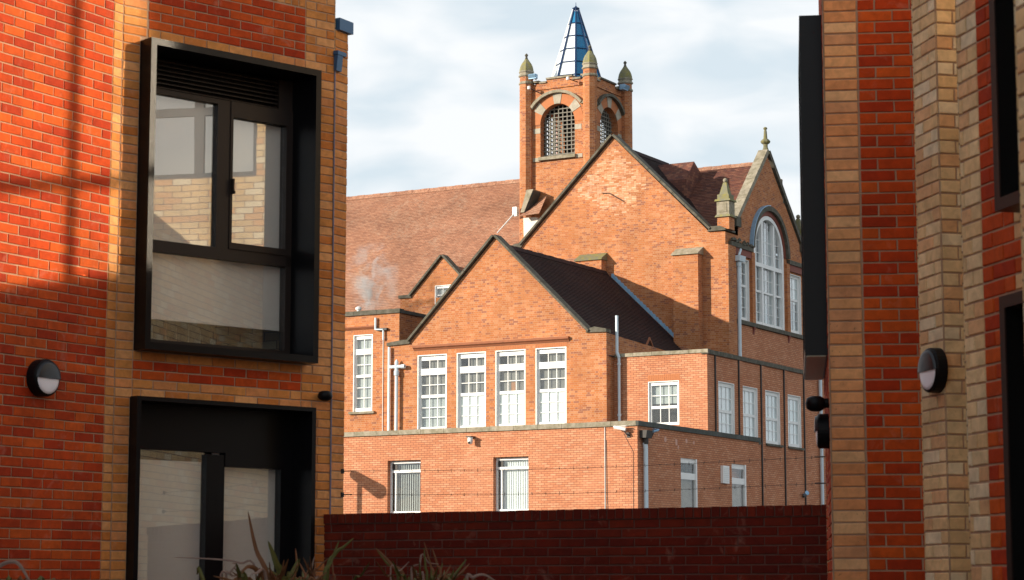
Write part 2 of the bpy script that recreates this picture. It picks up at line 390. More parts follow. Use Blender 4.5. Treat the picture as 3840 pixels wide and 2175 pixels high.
def thing(name, label, cat, frame, loc=(0, 0, 0), group=None):
    o = bpy.data.objects.new(name, None); COL.objects.link(o); o.empty_display_size = .3
    W = frame.M @ Matrix.Translation(loc); o.matrix_basis = W; WM[o.name] = W
    o['label'] = label; o['category'] = cat
    if group: o['group'] = group
    return o
def tag(o, label, cat, group=None):
    o['label'] = label; o['category'] = cat
    if group: o['group'] = group
    return o
def wallface(poly, holes=(), y=0.0, reveal=.12, soffit=True):
    """a wall face in (x, z) with openings, plus the reveals of the openings running into the wall"""
    mb = MB(); loops = [[Vector((x, z, 0)) for x, z in poly]] + [[Vector((x, z, 0)) for x, z in h] for h in holes]
    flat = [p for l in loops for p in l]
    for t in geometry.tessellate_polygon(loops):
        a, b, c = (flat[i] for i in t)
        if (b - a).cross(c - a).z < 0: b, c = c, b
        mb.face([(a.x, y, a.y), (b.x, y, b.y), (c.x, y, c.y)])
    for h in holes:
        n = len(h)
        for i in range(n):
            (x0, z0), (x1, z1) = h[i], h[(i + 1) % n]
            mb.face([(x0, y, z0), (x0, y + reveal, z0), (x1, y + reveal, z1), (x1, y, z1)])
    return mb
def rect(x0, x1, z0, z1): return [(x0, z0), (x1, z0), (x1, z1), (x0, z1)]
def arch(x0, x1, z0, zs, n=14):
    c, r = (x0 + x1) / 2, (x1 - x0) / 2
    return [(x0, z0), (x1, z0)] + [(c + r * math.cos(math.pi * k / n), zs + r * math.sin(math.pi * k / n)) for k in range(n + 1)]
def slope(mb, a0, a1, b0, b1, rows):
    """a roof slope from eave edge a0-a1 to ridge edge b0-b1 laid as lapped courses"""
    a0, a1, b0, b1 = map(Vector, (a0, a1, b0, b1)); nrm = (a1 - a0).cross(b0 - a0).normalized()
    if nrm.z < 0: nrm = -nrm
    for i in range(rows):
        t0, t1 = i / rows, (i + 1) / rows
        p, q = a0.lerp(b0, t0), a1.lerp(b1, t0); r, s_ = a1.lerp(b1, t1), a0.lerp(b0, t1)
        h = nrm * .022
        fs = [p + h, q + h, r, s_]
        if (fs[1] - fs[0]).cross(fs[3] - fs[0]).z < 0: fs = fs[::-1]
        mb.face(fs); mb.face([p, q, q + h, p + h])
    return mb

# ================================================================ GROUND
g = MB().face([(-600, -600, 0), (600, -600, 0), (600, 900, 0), (-600, 900, 0)])
part('ground', g, 'paving', None, WORLD, kind='structure')

# ================================================================ REAL BRICKS OF THE THREE NEAR WALLS
_bm = {}
def brick_mesh(w, h, mk, var):
    key = (round(w, 3), round(h, 3), mk, var)
    if key in _bm: return _bm[key]
    rnd = random.Random(hash(key) & 0xffff); e = .004
    j = lambda: rnd.uniform(-.0016, .0016)
    o = [(0 + j(), .012, 0 + j()), (w + j(), .012, 0 + j()), (w + j(), .012, h + j()), (0 + j(), .012, h + j())]
    m_ = [(x, .003, z) for x, _, z in o]
    f = [(x + (e if x < w / 2 else -e), 0 + rnd.uniform(-.001, .001), z + (e if z < h / 2 else -e)) for x, _, z in o]
    mb = MB(); mb.v = o + m_ + f
    mb.f = [(8, 9, 10, 11)]
    for a in (0, 4):
        for k in range(4):
            k2 = (k + 1) % 4; mb.f.append((a + k, a + k2, a + 4 + k2, a + 4 + k))
    me = mb.mesh('brick'); me.materials.append(M[mk]); _bm[key] = me
    return me
J = .0105
def row_bricks(a0, a1, off, BL=.2286):
    """split a run of one course into bricks; joints fall at off + k*BL"""
    out_, x = [], a0
    k = math.floor((a0 - off) / BL) + 1
    while x < a1 - .012:
        nx = min(off + k * BL, a1); k += 1
        if nx - x > .03: out_.append((x + J / 2, nx - J / 2))
        x = nx
    return out_
def cut(segs, holes, z0, z1):
    res = []
    for a0, a1, mk, off in segs:
        parts_ = [(a0, a1)]
        for h0, h1, hz0, hz1 in holes:
            if z1 <= hz0 + .01 or z0 >= hz1 - .01: continue
            np_ = []
            for p, q in parts_:
                if q <= h0 or p >= h1: np_.append((p, q)); continue
                if h0 - p > .02: np_.append((p, h0))
                if q - h1 > .02: np_.append((h1, q))
            parts_ = np_
        res += [(p, q, mk, off) for p, q in parts_]
    return res
def lay(frame, rowf, z0, z1, pitch, phase, holes=()):
    L = []; k = math.ceil((z0 - phase) / pitch)
    while phase + k * pitch < z1:
        z = phase + k * pitch
        for a0, a1, mk, off in cut(rowf(k, z + pitch / 2), holes, z, z + pitch):
            for p, q in row_bricks(a0, a1, off): L.append((frame, p, z + J / 2, q - p, pitch - J, mk))
        k += 1
    return L
def place_bricks(L, parent, cap=300):
    def size(b):
        f, a, z, w, h, _ = b
        p = pixel(f.w(a + w / 2, 0, z + h / 2)); q = pixel(f.w(a, 0, z)); r = pixel(f.w(a + w, 0, z + h))
        if not p or not q or not r: return 0
        s_ = abs(r[0] - q[0]) * abs(r[1] - q[1])
        return s_ if 0 < p[0] < 3840 and 0 < p[1] < 2175 else s_ * 1e-4
    L = sorted(L, key=size, reverse=True)
    for f, a, z, w, h, mk in L[:cap]:
        o_ = link('brick', brick_mesh(w, h, mk, random.randrange(4)), None, parent, f, offset=(a + random.uniform(-.001, .001), random.uniform(-.002, .0015), z + random.uniform(-.0007, .0007)))
        o_.matrix_basis = o_.matrix_basis @ Matrix.Rotation(random.uniform(-.005, .005), 4, 'Y') @ Matrix.Rotation(random.uniform(-.006, .006), 4, 'Z')
    rest = {}
    for f, a, z, w, h, mk in L[cap:]:
        me = brick_mesh(w, h, mk, random.randrange(3)); mb = rest.setdefault((id(f), mk), (f, MB()))[1]
        dy = random.uniform(-.0015, .0015)
        mb.add([(v.co.x + a, v.co.y + dy, v.co.z + z) for v in me.vertices], [tuple(p.vertices) for p in me.polygons])
    for (_, mk), (f, mb) in rest.items(): part('brickwork', mb, mk, parent, f, kind='stuff')

# ================================================================ LEFT APARTMENT BUILDING
LB = thing('apartment_building', 'red and orange brick apartment building at left with black projecting window boxes', 'building', L2)
G0, PI_ = 5.34, .0757
def rowsL1(k, z):
    off = 1.117 - (.114 if k % 2 else 0)
    return [(-2.2, 1.117, 'red', off), (1.117, 1.2275, 'tan', 1.117)]
def rowsL2(k, z):
    segs = []
    if z > 5.985:
        segs.append((.003, .239, 'tan', 0.003))
        if 6.10 < z < 6.56: segs.append((.239, 1.846, 'red', 1.846 - (.114 if k % 2 else 0)))
        elif z < 6.10 or z > 6.80: segs.append((.239, 1.846, 'tan', 1.846 - (.114 if k % 2 else 0)))
        segs.append((1.846, 2.166, 'tan', 1.846 + (.2286 if k % 2 else .114)))
    elif z > 3.451:
        segs = [(.003, .170, 'tan', .003), (1.905, 2.166, 'tan', 1.905 + (.5 if k % 2 else .10))]
    elif z > 3.08:
        segs.append((.003, .165, 'tan', .003))
        if 3.20 < z < 3.37: segs.append((.165, 1.846, 'red', 1.846 - (.114 if k % 2 else 0)))
        else: segs.append((.165, 1.846, 'tan', 1.846 - (.114 if k % 2 else 0)))
        segs.append((1.846, 2.166, 'tan', 1.846 + (.2286 if k % 2 else .114)))
    else:
        segs = [(.003, .148, 'tan', .003), (1.935, 2.166, 'tan', 1.935 + (.5 if k % 2 else .088))]
    return segs
def rowsL3(k, z): return [(.004, .208, 'tan', .004)]
BR = lay(L1, rowsL1, 1.15, 6.95, PI_, G0) + lay(L2, rowsL2, 1.15, 6.95, PI_, G0) + lay(L3, rowsL3, 1.15, 6.40, PI_, G0 + .02)
for i in range(21):                                     # soldier course over the red panel
    BR.append((L2, .245 + i * .0765, 6.562, .066, .215, 'tan'))
# mortar beds behind the bricks and the plainer rest of the block
BX1 = (.172, 1.903, 3.451, 5.985); BX2 = (.149, 1.932, 0, 3.08)
part('wall', wallface(rect(-2.2, 1.2275, 1.1, 7.0), y=.007), 'mortar', LB, L1)
part('wall', wallface([(0, 0), (.149, 0), (.149, 3.08), (1.932, 3.08), (1.932, 0), (2.168, 0), (2.168, 7.0), (0, 7.0)], [rect(BX1[0], BX1[1], BX1[2], BX1[3])], y=.007, reveal=.3), 'mortar', LB, L2)
part('wall', MB().box(0, .205, .007, 3, 0, 6.43), 'mortar', LB, L3)
part('wall', wallface([(-26, 0), (1.2275, 0), (1.2275, 1.1), (-2.2, 1.1), (-2.2, 7.0), (1.2275, 7.0), (1.2275, 8.6), (-26, 8.6)], [rect(-5.2, -3.5, 3.4, 6.0), rect(-9.2, -7.5, 3.4, 6.0)], reveal=.3), 'bigred', LB, L1)
part('wall', wallface(rect(0, 2.168, 7.0, 8.6)), 'bigtan', LB, L2)
_pl = [L1.w(-26, 0), L1.w(1.2275, 0), L2.w(2.168, 0), L1.w(3.2, 9), L1.w(-26, 9)]
mb = MB()
for a, b in ((2, 3), (3, 4), (4, 0)):
    p, q = _pl[a], _pl[b]; mb.face([(p.x, p.y, 0), (q.x, q.y, 0), (q.x, q.y, 8.6), (p.x, p.y, 8.6)])
part('wall', mb, 'bigtan', LB, WORLD)
part('roof', MB().face([(p.x, p.y, 8.6) for p in _pl]), 'darkcope', LB, WORLD)
for a0 in (-5.2, -9.2):
    for z0 in (3.4,):
        fr = part('window', MB().box(a0, a0 + 1.7, .2, .26, z0, z0 + .07).box(a0, a0 + 1.7, .2, .26, z0 + 2.33, z0 + 2.4).box(a0, a0 + .06, .2, .26, z0 + .07, z0 + 2.33).box(a0 + 1.64, a0 + 1.7, .2, .26, z0 + .07, z0 + 2.33).box(a0 + .8, a0 + .87, .2, .26, z0 + .07, z0 + 2.33), 'blackm', LB, L1)
        part('pane', MB().box(a0 + .06, a0 + 1.64, .225, .231, z0 + .07, z0 + 2.33), 'glassd', fr)
        part('blind', MB().box(a0, a0 + 1.7, .298, .3, z0, z0 + 2.6), 'blind', fr)
place_bricks(BR, LB)
# gutter, hopper and pipe at the far corner
part('gutter', MB().box(.025, .238, -.03, 3, 6.425, 6.532), 'navy', LB, L3)
hp = part('rainwater_hopper', MB().prismx([(-.05, 6.19), (.0, 6.19), (.0, 6.225), (-.05, 6.225)], -.028, .105).prismx([(-.03, 6.05), (-.002, 6.05), (-.002, 6.19), (-.045, 6.19)], -.02, .06), 'navy', LB, L3)
part('downpipe', MB().tube((-.004, -.004, 0), (-.004, -.004, 6.10), .007), 'jointgrey', LB, L3)

def window_box(parent, frame, a0, a1, z0, z1, proj, rim, ia0, ia1, iz0, iz1, gy, label=None, mat='black'):
    """black metal surround: rim ring + jamb linings back to the glazing at depth gy"""
    mb = MB()
    mb.box(a0, a1, -proj, .3, iz1, z1).box(a0, a1, -proj, .3, z0, iz0)
    mb.box(a0, ia0, -proj, .3, iz0, iz1).box(ia1, a1, -proj, .3, iz0, iz1)
    return part('window', mb, mat, parent, frame, label)
w1 = window_box(LB, L2, *BX1, .157, .05, .225, 1.848, 3.51, 5.93, .2, 'upper window in a black metal box, blind half down')
fr = MB().box(.225, 1.848, .17, .25, 4.30, 4.395).box(1.06, 1.19, .17, .25, 4.395, 5.66).box(.225, .30, .17, .25, 3.51, 5.66)
fr.box(1.79, 1.848, .17, .25, 3.51, 5.66).box(.30, 1.79, .17, .25, 3.51, 3.575).box(.30, 1.06, .17, .25, 5.62, 5.66)
fr.box(1.19, 1.79, .16, .25, 5.53, 5.66).box(1.19, 1.79, .16, .25, 4.395, 4.45).box(1.19, 1.215, .16, .25, 4.45, 5.53).box(1.775, 1.79, .16, .25, 4.45, 5.53)
part('window_frame', fr, 'bronze', w1)
for i in range(7):
    zz = 5.672 + i * .037
    part('louvre_slat', MB().prismx([(.19, zz), (.225, zz + .02), (.225, zz + .026), (.19, zz + .008)], .23, 1.70), 'bronze', w1)
part('handle', MB().box(1.196, 1.212, .125, .16, 4.86, 4.99).box(1.198, 1.21, .11, .13, 4.86, 4.885), 'bronze', w1)
part('louvre_backing', MB().box(.225, 1.848, .235, .25, 5.66, 5.93), 'blackm', w1)
part('louvre_end_panel', MB().box(1.70, 1.848, .18, .235, 5.66, 5.93), 'bronze', w1)
for x0, x1, z0, z1 in ((.30, 1.06, 4.395, 5.62), (1.215, 1.775, 4.45, 5.53), (.30, 1.79, 3.575, 4.30)):
    part('pane', MB().box(x0, x1, .205, .211, z0, z1), 'glassd', w1)
part('blind', MB().box(.25, 1.10, .255, .259, 4.30, 5.66), 'blind', w1)
part('blind', MB().box(1.13, 1.83, .255, .259, 4.30, 5.66), 'blind', w1)
part('blind', MB().box(.26, 1.815, .262, .266, 3.775, 4.40).box(.26, 1.815, .254, .276, 3.752, 3.775), 'blind', w1, label='lowered roller blind with its bottom bar showing')
part('room_back', MB().box(.1, 2.0, 1.2, 1.22, 3.3, 6.0).box(.1, 2.0, .3, 1.2, 3.38, 3.40).box(.08, .1, .3, 1.2, 3.3, 6).box(2, 2.02, .3, 1.2, 3.3, 6), 'dark', w1)
mbc = MB().tube((.80, .5, 3.45), (.80, .5, 4.0), .012).tube((.80, .5, 4.0), (.95, .5, 4.03), .012).tube((.62, .5, 3.62), (1.2, .5, 3.60), .010)
for k in range(5): mbc.tube((.70 + k * .12, .55, 3.45), (.70 + k * .12, .55, 3.74), .006)
part('chair_rail', mbc, 'curtain', w1)
w2 = window_box(LB, L2, BX2[0], BX2[1], 0.3, BX2[3], .10, .03, .19, 1.89, .36, 3.045, .2, 'lower full-height window in a black metal box, blinds down')
fr = MB().box(.19, .285, .17, .25, .36, 3.045).box(1.01, 1.19, .17, .25, .36, 2.66).box(1.77, 1.89, .17, .25, .36, 3.045)
fr.box(.285, 1.77, .17, .25, 2.68, 3.045).box(1.19, 1.77, .16, .25, 2.565, 2.68).box(1.19, 1.77, .16, .25, .36, .5)
part('window_frame', fr, 'black', w2)
part('pane', MB().box(.285, 1.01, .205, .211, .36, 2.68), 'glassd', w2)
part('pane', MB().box(1.19, 1.77, .205, .211, .5, 2.565), 'glassd', w2)
part('blind', MB().box(.20, 1.08, .255, .259, .36, 2.60), 'blind', w2)
part('blind', MB().box(1.12, 1.86, .255, .259, .36, 2.9), 'blind', w2)
part('blind_cassette', MB().box(.20, 1.08, .26, .34, 2.60, 2.70), 'bronze', w2)
part('room_back', MB().box(.1, 2.0, .6, .62, .2, 3.1).box(.08, .1, .3, .6, .2, 3.1).box(2, 2.02, .3, .6, .2, 3.1).box(.1, 2, .3, .6, 3.08, 3.1), 'dark', w2)

# ================================================================ RIGHT APARTMENT BUILDING
RB = thing('apartment_building', 'cream and red brick apartment building with stepped piers at the right edge', 'building', R1)
RP, RPH = .0765, 5.433
def rR1(k, z): return [(.035, .254, 'tan2', .035), (.258, 1.0, 'red', .258 + (.114 if k % 2 else 0))]
def rFR(k, z): return [(-.108, -.004, 'tan2', -.2), (-2.15, -.112, 'red', (.114 if k % 2 else 0))]
def rPA(k, z): return [(-.33, -.002, 'cream', -.33 + (.112 if k % 2 else .222))]
def rPB(k, z): return [(.003, .60, 'cream', .003 + (.104 if k % 2 else .222))]
def rPC(k, z):
    s = [(.002, .222, 'cream', .002 + (.112 if k % 2 else .5))]
    if z > 3.27: s += [(.222, .66, 'red', .222 + (.112 if k % 2 else 0)), (.64, 2.6, 'cream', .64)]
    elif z > 2.88:
        if 2.96 < z < 3.12: s += [(.222, 2.2, 'red', .222 + (.112 if k % 2 else 0)), (2.2, 2.6, 'cream', 0)]
        else: s += [(.222, .56, 'red', .222 + (.112 if k % 2 else 0)), (.56, 2.6, 'cream', .56)]
    else: s += [(.222, .66, 'red', .222 + (.112 if k % 2 else 0)), (2.2, 2.6, 'cream', 0)]
    return s
def rPD(k, z): return [(.002, .46, 'cream', .002 + (.112 if k % 2 else .225)), (.46, .9, 'red', (.112 if k % 2 else 0))]
BR = lay(R1, rR1, 1.2, 5.75, RP, RPH) + lay(FR, rFR, 1.2, 5.4, RP, RPH) + lay(PA, rPA, 1.2, 5.3, RP, 4.88) + lay(PB, rPB, 1.2, 5.3, RP, 4.88)
BR += lay(PC, rPC, 1.2, 4.8, .0772, 4.309, [(.645, 2.25, 3.265, 5.5), (.66, 2.25, 0, 2.875)]) + lay(PD, rPD, 1.2, 4.1, .079, 3.615)
def band_wall(frame, a0, a1, z0, z1, m='mortar', holes=(), y=.007, reveal=.3): return part('wall', wallface(rect(a0, a1, z0, z1), holes, y, reveal), m, RB, frame)
H = 6.3
band_wall(R1, .03, 1.0, 1.1, 5.8); band_wall(FR, -2.15, -.0, 1.1, 5.45, holes=[rect(-2.0, -.27, 3.10, 5.41)])
band_wall(PA, -.335, 0, 1.1, 5.35); band_wall(PB, 0, .6, 1.1, 5.35)
band_wall(PC, 0, 2.7, 1.1, 4.85, holes=[rect(.645, 2.25, 3.265, 4.80), rect(.66, 2.25, 1.1001, 2.875)]); band_wall(PD, 0, .9, 1.1, 4.15)
for fr_, a0, a1, z1, m_ in ((R1, .03, 1.0, 5.8, 'bigred'), (FR, -1.35, 0, 5.45, 'bigred'), (PA, -.335, 0, 5.35, 'bigtan'), (PB, 0, .6, 5.35, 'bigtan'), (PC, 0, 2.7, 4.85, 'bigtan'), (PD, 0, .9, 4.15, 'bigtan')):
    part('wall', wallface(rect(-2.15 if fr_ is FR else a0, a1, 0, 1.1)), m_, RB, fr_); part('wall', wallface(rect(a0, a1, z1, H)), m_, RB, fr_)
part('wall', wallface(rect(.9, 3.0, 0, H)), 'bigred', RB, PD)
PL = [FR.w(-1.35, 0), FR.w(0, 0), R1.w(1.0, 0), PA.w(-.335, .7), PA.w(-.335, 0), PA.w(0, 0), PB.w(.6, 0), PC.w(0, .95), PC.w(0, 0), PC.w(2.7, 0), PD.w(0, 0), PD.w(3, 0), Vector((11, 4, 0)), Vector((11, 15.3, 0))]
mb = MB()
for a, b in ((2, 3), (3, 4), (6, 7), (7, 8), (9, 10), (11, 12), (12, 13), (13, 0)):
    p, q = PL[a], PL[b]; mb.face([(p.x, p.y, 0), (q.x, q.y, 0), (q.x, q.y, H), (p.x, p.y, H)])
part('wall', mb, 'bigtan', RB, WORLD)
mb = MB(); loop = [Vector((p.x, p.y, 0)) for p in PL]
for t in geometry.tessellate_polygon([loop]): mb.face([(loop[i].x, loop[i].y, H) for i in t])
part('roof', mb, 'darkcope', RB, WORLD)
p, q = FR.w(-2.15, 0), FR.w(-1.35, 0); mb = MB()
mb.face([(q.x, q.y, 5.45), (11, 15.3, 5.45), (11, 17.2, 5.45), (p.x, p.y, 5.45)]).face([(11, 17.2, 0), (p.x, p.y, 0), (p.x, p.y, 5.45), (11, 17.2, 5.45)]).face([(11, 15.3, 0), (11, 17.2, 0), (11, 17.2, 5.45), (11, 15.3, 5.45)])
part('wall', mb, 'bigtan', RB, WORLD)
# the set-back upper storey whose big window throws the sun back across the court
mw = wallface(rect(-3.5, 2.0, 5.46, 9.9), [rect(-1.06, 1.10, 6.44, 9.0)], reveal=.15)
part('wall', mw, 'bigtan', RB, MW, label='set-back upper storey wall')
part('wall', MB().box(-3.5, 2.0, .2, 4, 5.46, 9.9), 'bigtan', RB, MW)
wf = MB().box(-1.06, 1.10, .04, .1, 6.44, 6.50).box(-1.06, 1.10, .04, .1, 8.94, 9.0).box(-1.06, -1.0, .04, .1, 6.5, 8.94).box(1.04, 1.10, .04, .1, 6.5, 8.94)
wf.box(-.37, -.25, .035, .1, 6.5, 8.94).box(-1.0, 1.04, .036, .1, 7.21, 7.31)
wm = part('window', wf, 'black', RB, MW)
for x0, x1, z0, z1 in ((-1.0, -.37, 6.5, 7.21), (-1.0, -.37, 7.31, 8.94), (-.25, 1.04, 6.5, 7.21), (-.25, 1.04, 7.31, 8.94)):
    part('pane', MB().box(x0, x1, .06, .066, z0, z1), 'solar', wm)
place_bricks(BR, RB)
# projecting window box seen edge-on
w3 = window_box(RB, FR, -2.0, -.27, 3.10, 5.405, .15, .05, -1.95, -.32, 3.15, 5.35, .2, 'black window box seen edge-on against the sky')
part('pane', MB().box(-1.95, -.32, .205, .211, 3.15, 5.35), 'glassd', w3)
part('blind', MB().box(-1.95, -.32, .295, .3, 3.15, 5.35), 'blind', w3)
part('bounce_lit_soffit', MB().box(-1.99, -.28, -.14, -.012, 3.092, 3.099), 'sill', w3)  # pale colour stands for ground light bounced onto the box's underside
w4 = window_box(RB, PC, .645, 2.25, 3.265, 4.80, .13, .05, .70, 2.2, 3.32, 4.74, .2, 'upper black window box cut off by the right edge', mat='bronze')
part('reveal_lining', MB().box(.70, .71, -.128, .2, 3.32, 4.74).box(.71, 2.2, -.10, .2, 3.32, 3.325), 'blackm', w4)
part('pane', MB().box(.71, 2.2, .205, .211, 3.325, 4.74), 'glassd', w4)
part('room_back', MB().box(.645, 2.25, .5, .52, 3.2, 4.8), 'dark', w4)
w5 = window_box(RB, PC, .66, 2.25, .3, 2.875, .13, .05, .71, 2.2, .36, 2.82, .2, 'lower black window box cut off by the right edge', mat='bronze')
part('reveal_lining', MB().box(.71, .72, -.128, .2, .36, 2.82), 'blackm', w5)
part('pane', MB().box(.72, 2.2, .205, .211, .36, 2.82), 'glassd', w5)
part('room_back', MB().box(.66, 2.25, .5, .52, .3, 2.85), 'dark', w5)

# ================================================================ WALL LIGHTS AND SENSORS
def wall_light(frame, a, z, label, r=.142, d=.10):
    t = thing('wall_light', label, 'wall light', frame, (a, 0, z), 'round half-shuttered wall lights')
    def disc(prof, m, nm, half=None):
        mb = MB(); seg = 32; v = []
        for rr, y in prof:
            for k in range(seg): v.append((rr * math.cos(2 * math.pi * k / seg), -y, rr * math.sin(2 * math.pi * k / seg)))
        f = []
        for i in range(len(prof) - 1):
            for k in range(seg): f.append((i * seg + k, i * seg + (k + 1) % seg, (i + 1) * seg + (k + 1) % seg, (i + 1) * seg + k))
        n0 = (len(prof) - 1) * seg; f.append(tuple(range(n0, n0 + seg)))
        mb.add(v, f); return part(nm, mb, m, t, smooth=False)
    disc([(r, 0), (r, d * .72), (r * .97, d * .85), (r * .90, d * .92), (r * .86, d * .92)], 'plastic', 'housing')
    # lower opal half, upper black hood
    for nm, m, a0, a1, rr, yy in (('diffuser', 'opal', math.pi, 2 * math.pi, r * .86, d), ('hood', 'navyblack', 0, math.pi, r * .93, d * 1.12)):
        mb = MB(); n = 20; v = []; f = []
        rings = ((rr, d * .80), (rr * .96, yy * .95), (rr * .8, yy * 1.0), (rr * .4, yy * 1.03), (0.002, yy * 1.04))
        for q, y in rings:
            for k in range(n + 1):
                th = a0 + (a1 - a0) * k / n; v.append((q * math.cos(th), -y, q * math.sin(th) - .004))
        for i in range(len(rings) - 1):
            for k in range(n): f.append((i * (n + 1) + k, i * (n + 1) + k + 1, (i + 1) * (n + 1) + k + 1, (i + 1) * (n + 1) + k))
        mb.add(v, f)
        if nm == 'hood':
            mb.face([(rr, -d * .80, -.004), (rr * .96, -yy * .95, -.004), (rr * .8, -yy, -.004), (0, -yy * 1.04, -.004), (-rr * .8, -yy, -.004), (-rr * .96, -yy * .95, -.004), (-rr, -d * .80, -.004)])
        part(nm, mb, m, t, smooth=True)
    return t
M['navyblack'] = plain('blue_black_plastic', (.006, .009, .014), .4, 0, var=.1)
wall_light(L1, .355, 3.145, 'wall light on the red brick wall at far left, white lower half')
wall_light(PA, -.075, 2.80, 'wall light on the cream brick pier at right, seen obliquely', .128, .075)
wall_light(FR, -.32, 2.60, 'wall light seen edge-on at the corner of the right-hand building', .115, .085)
def sensor(frame, a, z, label, s=1.0):
    t = thing('motion_sensor', label, 'sensor', frame, (a, 0, z))
    mb = MB(); mb.lathe((0, 0, 0), [(.028 * s, -.045 * s), (.052 * s, -.03 * s), (.060 * s, 0), (.052 * s, .028 * s), (.03 * s, .04 * s)], 12)
    mb2 = MB(); mb2.v = [(x * 1.1, y - .075 * s, z_) for x, y, z_ in mb.v]; mb2.f = mb.f
    part('sensor_head', mb2, 'plastic', t, smooth=True)
    part('mounting_arm', MB().tube((0, 0, 0), (0, -.06 * s, 0), .028 * s, seg=10), 'blackm', t)
sensor(L2, 2.045, 3.19, 'black motion sensor on the orange brick beside the lower window')
sensor(FR, -.20, 2.775, 'black motion sensor just above the edge-on wall light', 1.15)

# ================================================================ BOUNDARY WALL
BWT = thing('boundary_wall', 'dark red brick boundary wall with upright coping bricks between the two apartment buildings', 'wall', BW)
def rBW(k, z): return [(-.05, 4.62, 'wallred', .03 + (.110 if k % 2 else 0))]
L_ = []
k = 0; z = 2.104
while z > 1.25:
    z -= .0715
    for p, q in row_bricks(-.05, 4.62, .03 + (.110 if k % 2 else 0), .2205): L_.append((BW, p, z + J / 2, q - p, .0715 - J, 'wallred'))
    k += 1
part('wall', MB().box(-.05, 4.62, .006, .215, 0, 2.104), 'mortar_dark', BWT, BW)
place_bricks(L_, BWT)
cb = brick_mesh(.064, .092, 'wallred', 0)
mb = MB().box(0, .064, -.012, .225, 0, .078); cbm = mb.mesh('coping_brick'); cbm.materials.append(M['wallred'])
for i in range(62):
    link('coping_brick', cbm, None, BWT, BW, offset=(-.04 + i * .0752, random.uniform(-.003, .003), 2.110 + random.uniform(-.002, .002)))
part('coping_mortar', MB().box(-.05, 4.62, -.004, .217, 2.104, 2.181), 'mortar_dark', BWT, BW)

# barbed wires strung above the wall
def wire_run(z, label):
    t = thing('barbed_wire', label, 'barbed wire', BW, (0, .12, z), 'barbed wires above the boundary wall')
    n = 30; mb = MB(); prev = None
    for i in range(n + 1):
        x = .12 + i * 4.35 / n; s_ = -.03 * math.sin(math.pi * i / n) + random.uniform(-.002, .002)
        p = (x, 0, s_)
        if prev: mb.tube(prev, p, .0016, seg=5, cap=False)
        prev = p
    part('wire_strand', mb, 'wire', t)
    mb = MB()
    for i in range(34):
        x = .25 + i * .128; s_ = -.03 * math.sin(math.pi * x / 4.5)
        for q in range(2):
            a = random.uniform(0, 6.28); mb.tube((x - .006 * math.cos(a), 0, s_ - .016 * math.sin(a)), (x + .006 * math.cos(a), .0, s_ + .016 * math.sin(a)), .0016, seg=4, cap=False)
    part('barb', mb, 'wire', t, kind='stuff')
    for x0, sx in ((.05, 1), (4.48, -1)):
        part('bracket', MB().box(x0, x0 + .02 * sx, -.012, .012, -.02, .02).tube((x0, 0, 0), (x0 + .11 * sx, 0, 0), .005), 'darkiron', t)
wire_run(2.555, 'upper barbed wire strung across the gap above the boundary wall')
wire_run(2.355, 'lower barbed wire strung across the gap above the boundary wall')

# ================================================================ THE SCHOOL
def sash(parent, frame, x0, x1, z0, z1, rows, yg=.13, jamb=.025, stile=.075, blinds=(), mat='white', label=None, cols=3, head=.09, room=.32):
    """timber sash window: lined opening, boxed frame, lights given as (z_low, z_high, rows); bars and panes are real"""
    mb = MB()
    mb.box(x0, x0 + jamb, -.004, yg + .06, z0, z1).box(x1 - jamb, x1, -.004, yg + .06, z0, z1).box(x0 + jamb, x1 - jamb, -.004, yg + .06, z1 - jamb, z1)
    xa, xb = x0 + jamb, x1 - jamb; ia, ib = xa + stile, xb - stile
    mb.box(xa, ia, yg - .03, yg + .05, z0, z1 - jamb).box(ib, xb, yg - .03, yg + .05, z0, z1 - jamb)
    edges = sorted(rows); prev = z0
    for zl, zh, _ in edges:
        mb.box(ia, ib, yg - (.03 if zl - prev < .12 else .06), yg + .05, prev, zl); prev = zh
    mb.box(ia, ib, yg - .03, yg + .05, prev, z1 - jamb)
    w = part('window', mb, mat, parent, frame, label)
    bars = MB(); B = .012
    for zl, zh, n in edges:
        cw, rh = (ib - ia) / cols, (zh - zl) / n
        for i in range(1, cols): bars.box(ia + i * cw - B, ia + i * cw + B, yg - .012, yg + .02, zl, zh)
        for j_ in range(1, n): bars.box(ia, ib, yg - .010, yg + .018, zl + j_ * rh - B, zl + j_ * rh + B)
        for i in range(cols):
            for j_ in range(n):
                part('pane', MB().box(ia + i * cw, ia + (i + 1) * cw, yg + .004, yg + .009, zl + j_ * rh, zl + (j_ + 1) * rh), 'glass', w)
    part('glazing_bar', bars, mat, w)
    for zl, zh, m_ in blinds:
        part('blind', MB().box(xa, xb, yg + (.03 if m_ == 'blindw' else .10), yg + (.04 if m_ == 'blindw' else .11), zl, zh), m_, w)
    part('room_back', MB().box(x0 - .1, x1 + .1, yg + room, yg + room + .02, z0 - .1, z1 + .1), 'dark', w)
    return w
def coping_run(parent, frame, xs, y0, y1, z0, z1, m, label=None):
    for a, b in zip(xs[:-1], xs[1:]):
        h = random.uniform(-.006, .006)
        part('coping_stone', MB().box(a + .006, b - .006, y0, y1, z0, z1 + h), m, parent, frame)
def steps(a, b, n): return [a + (b - a) * i / n for i in range(n + 1)]
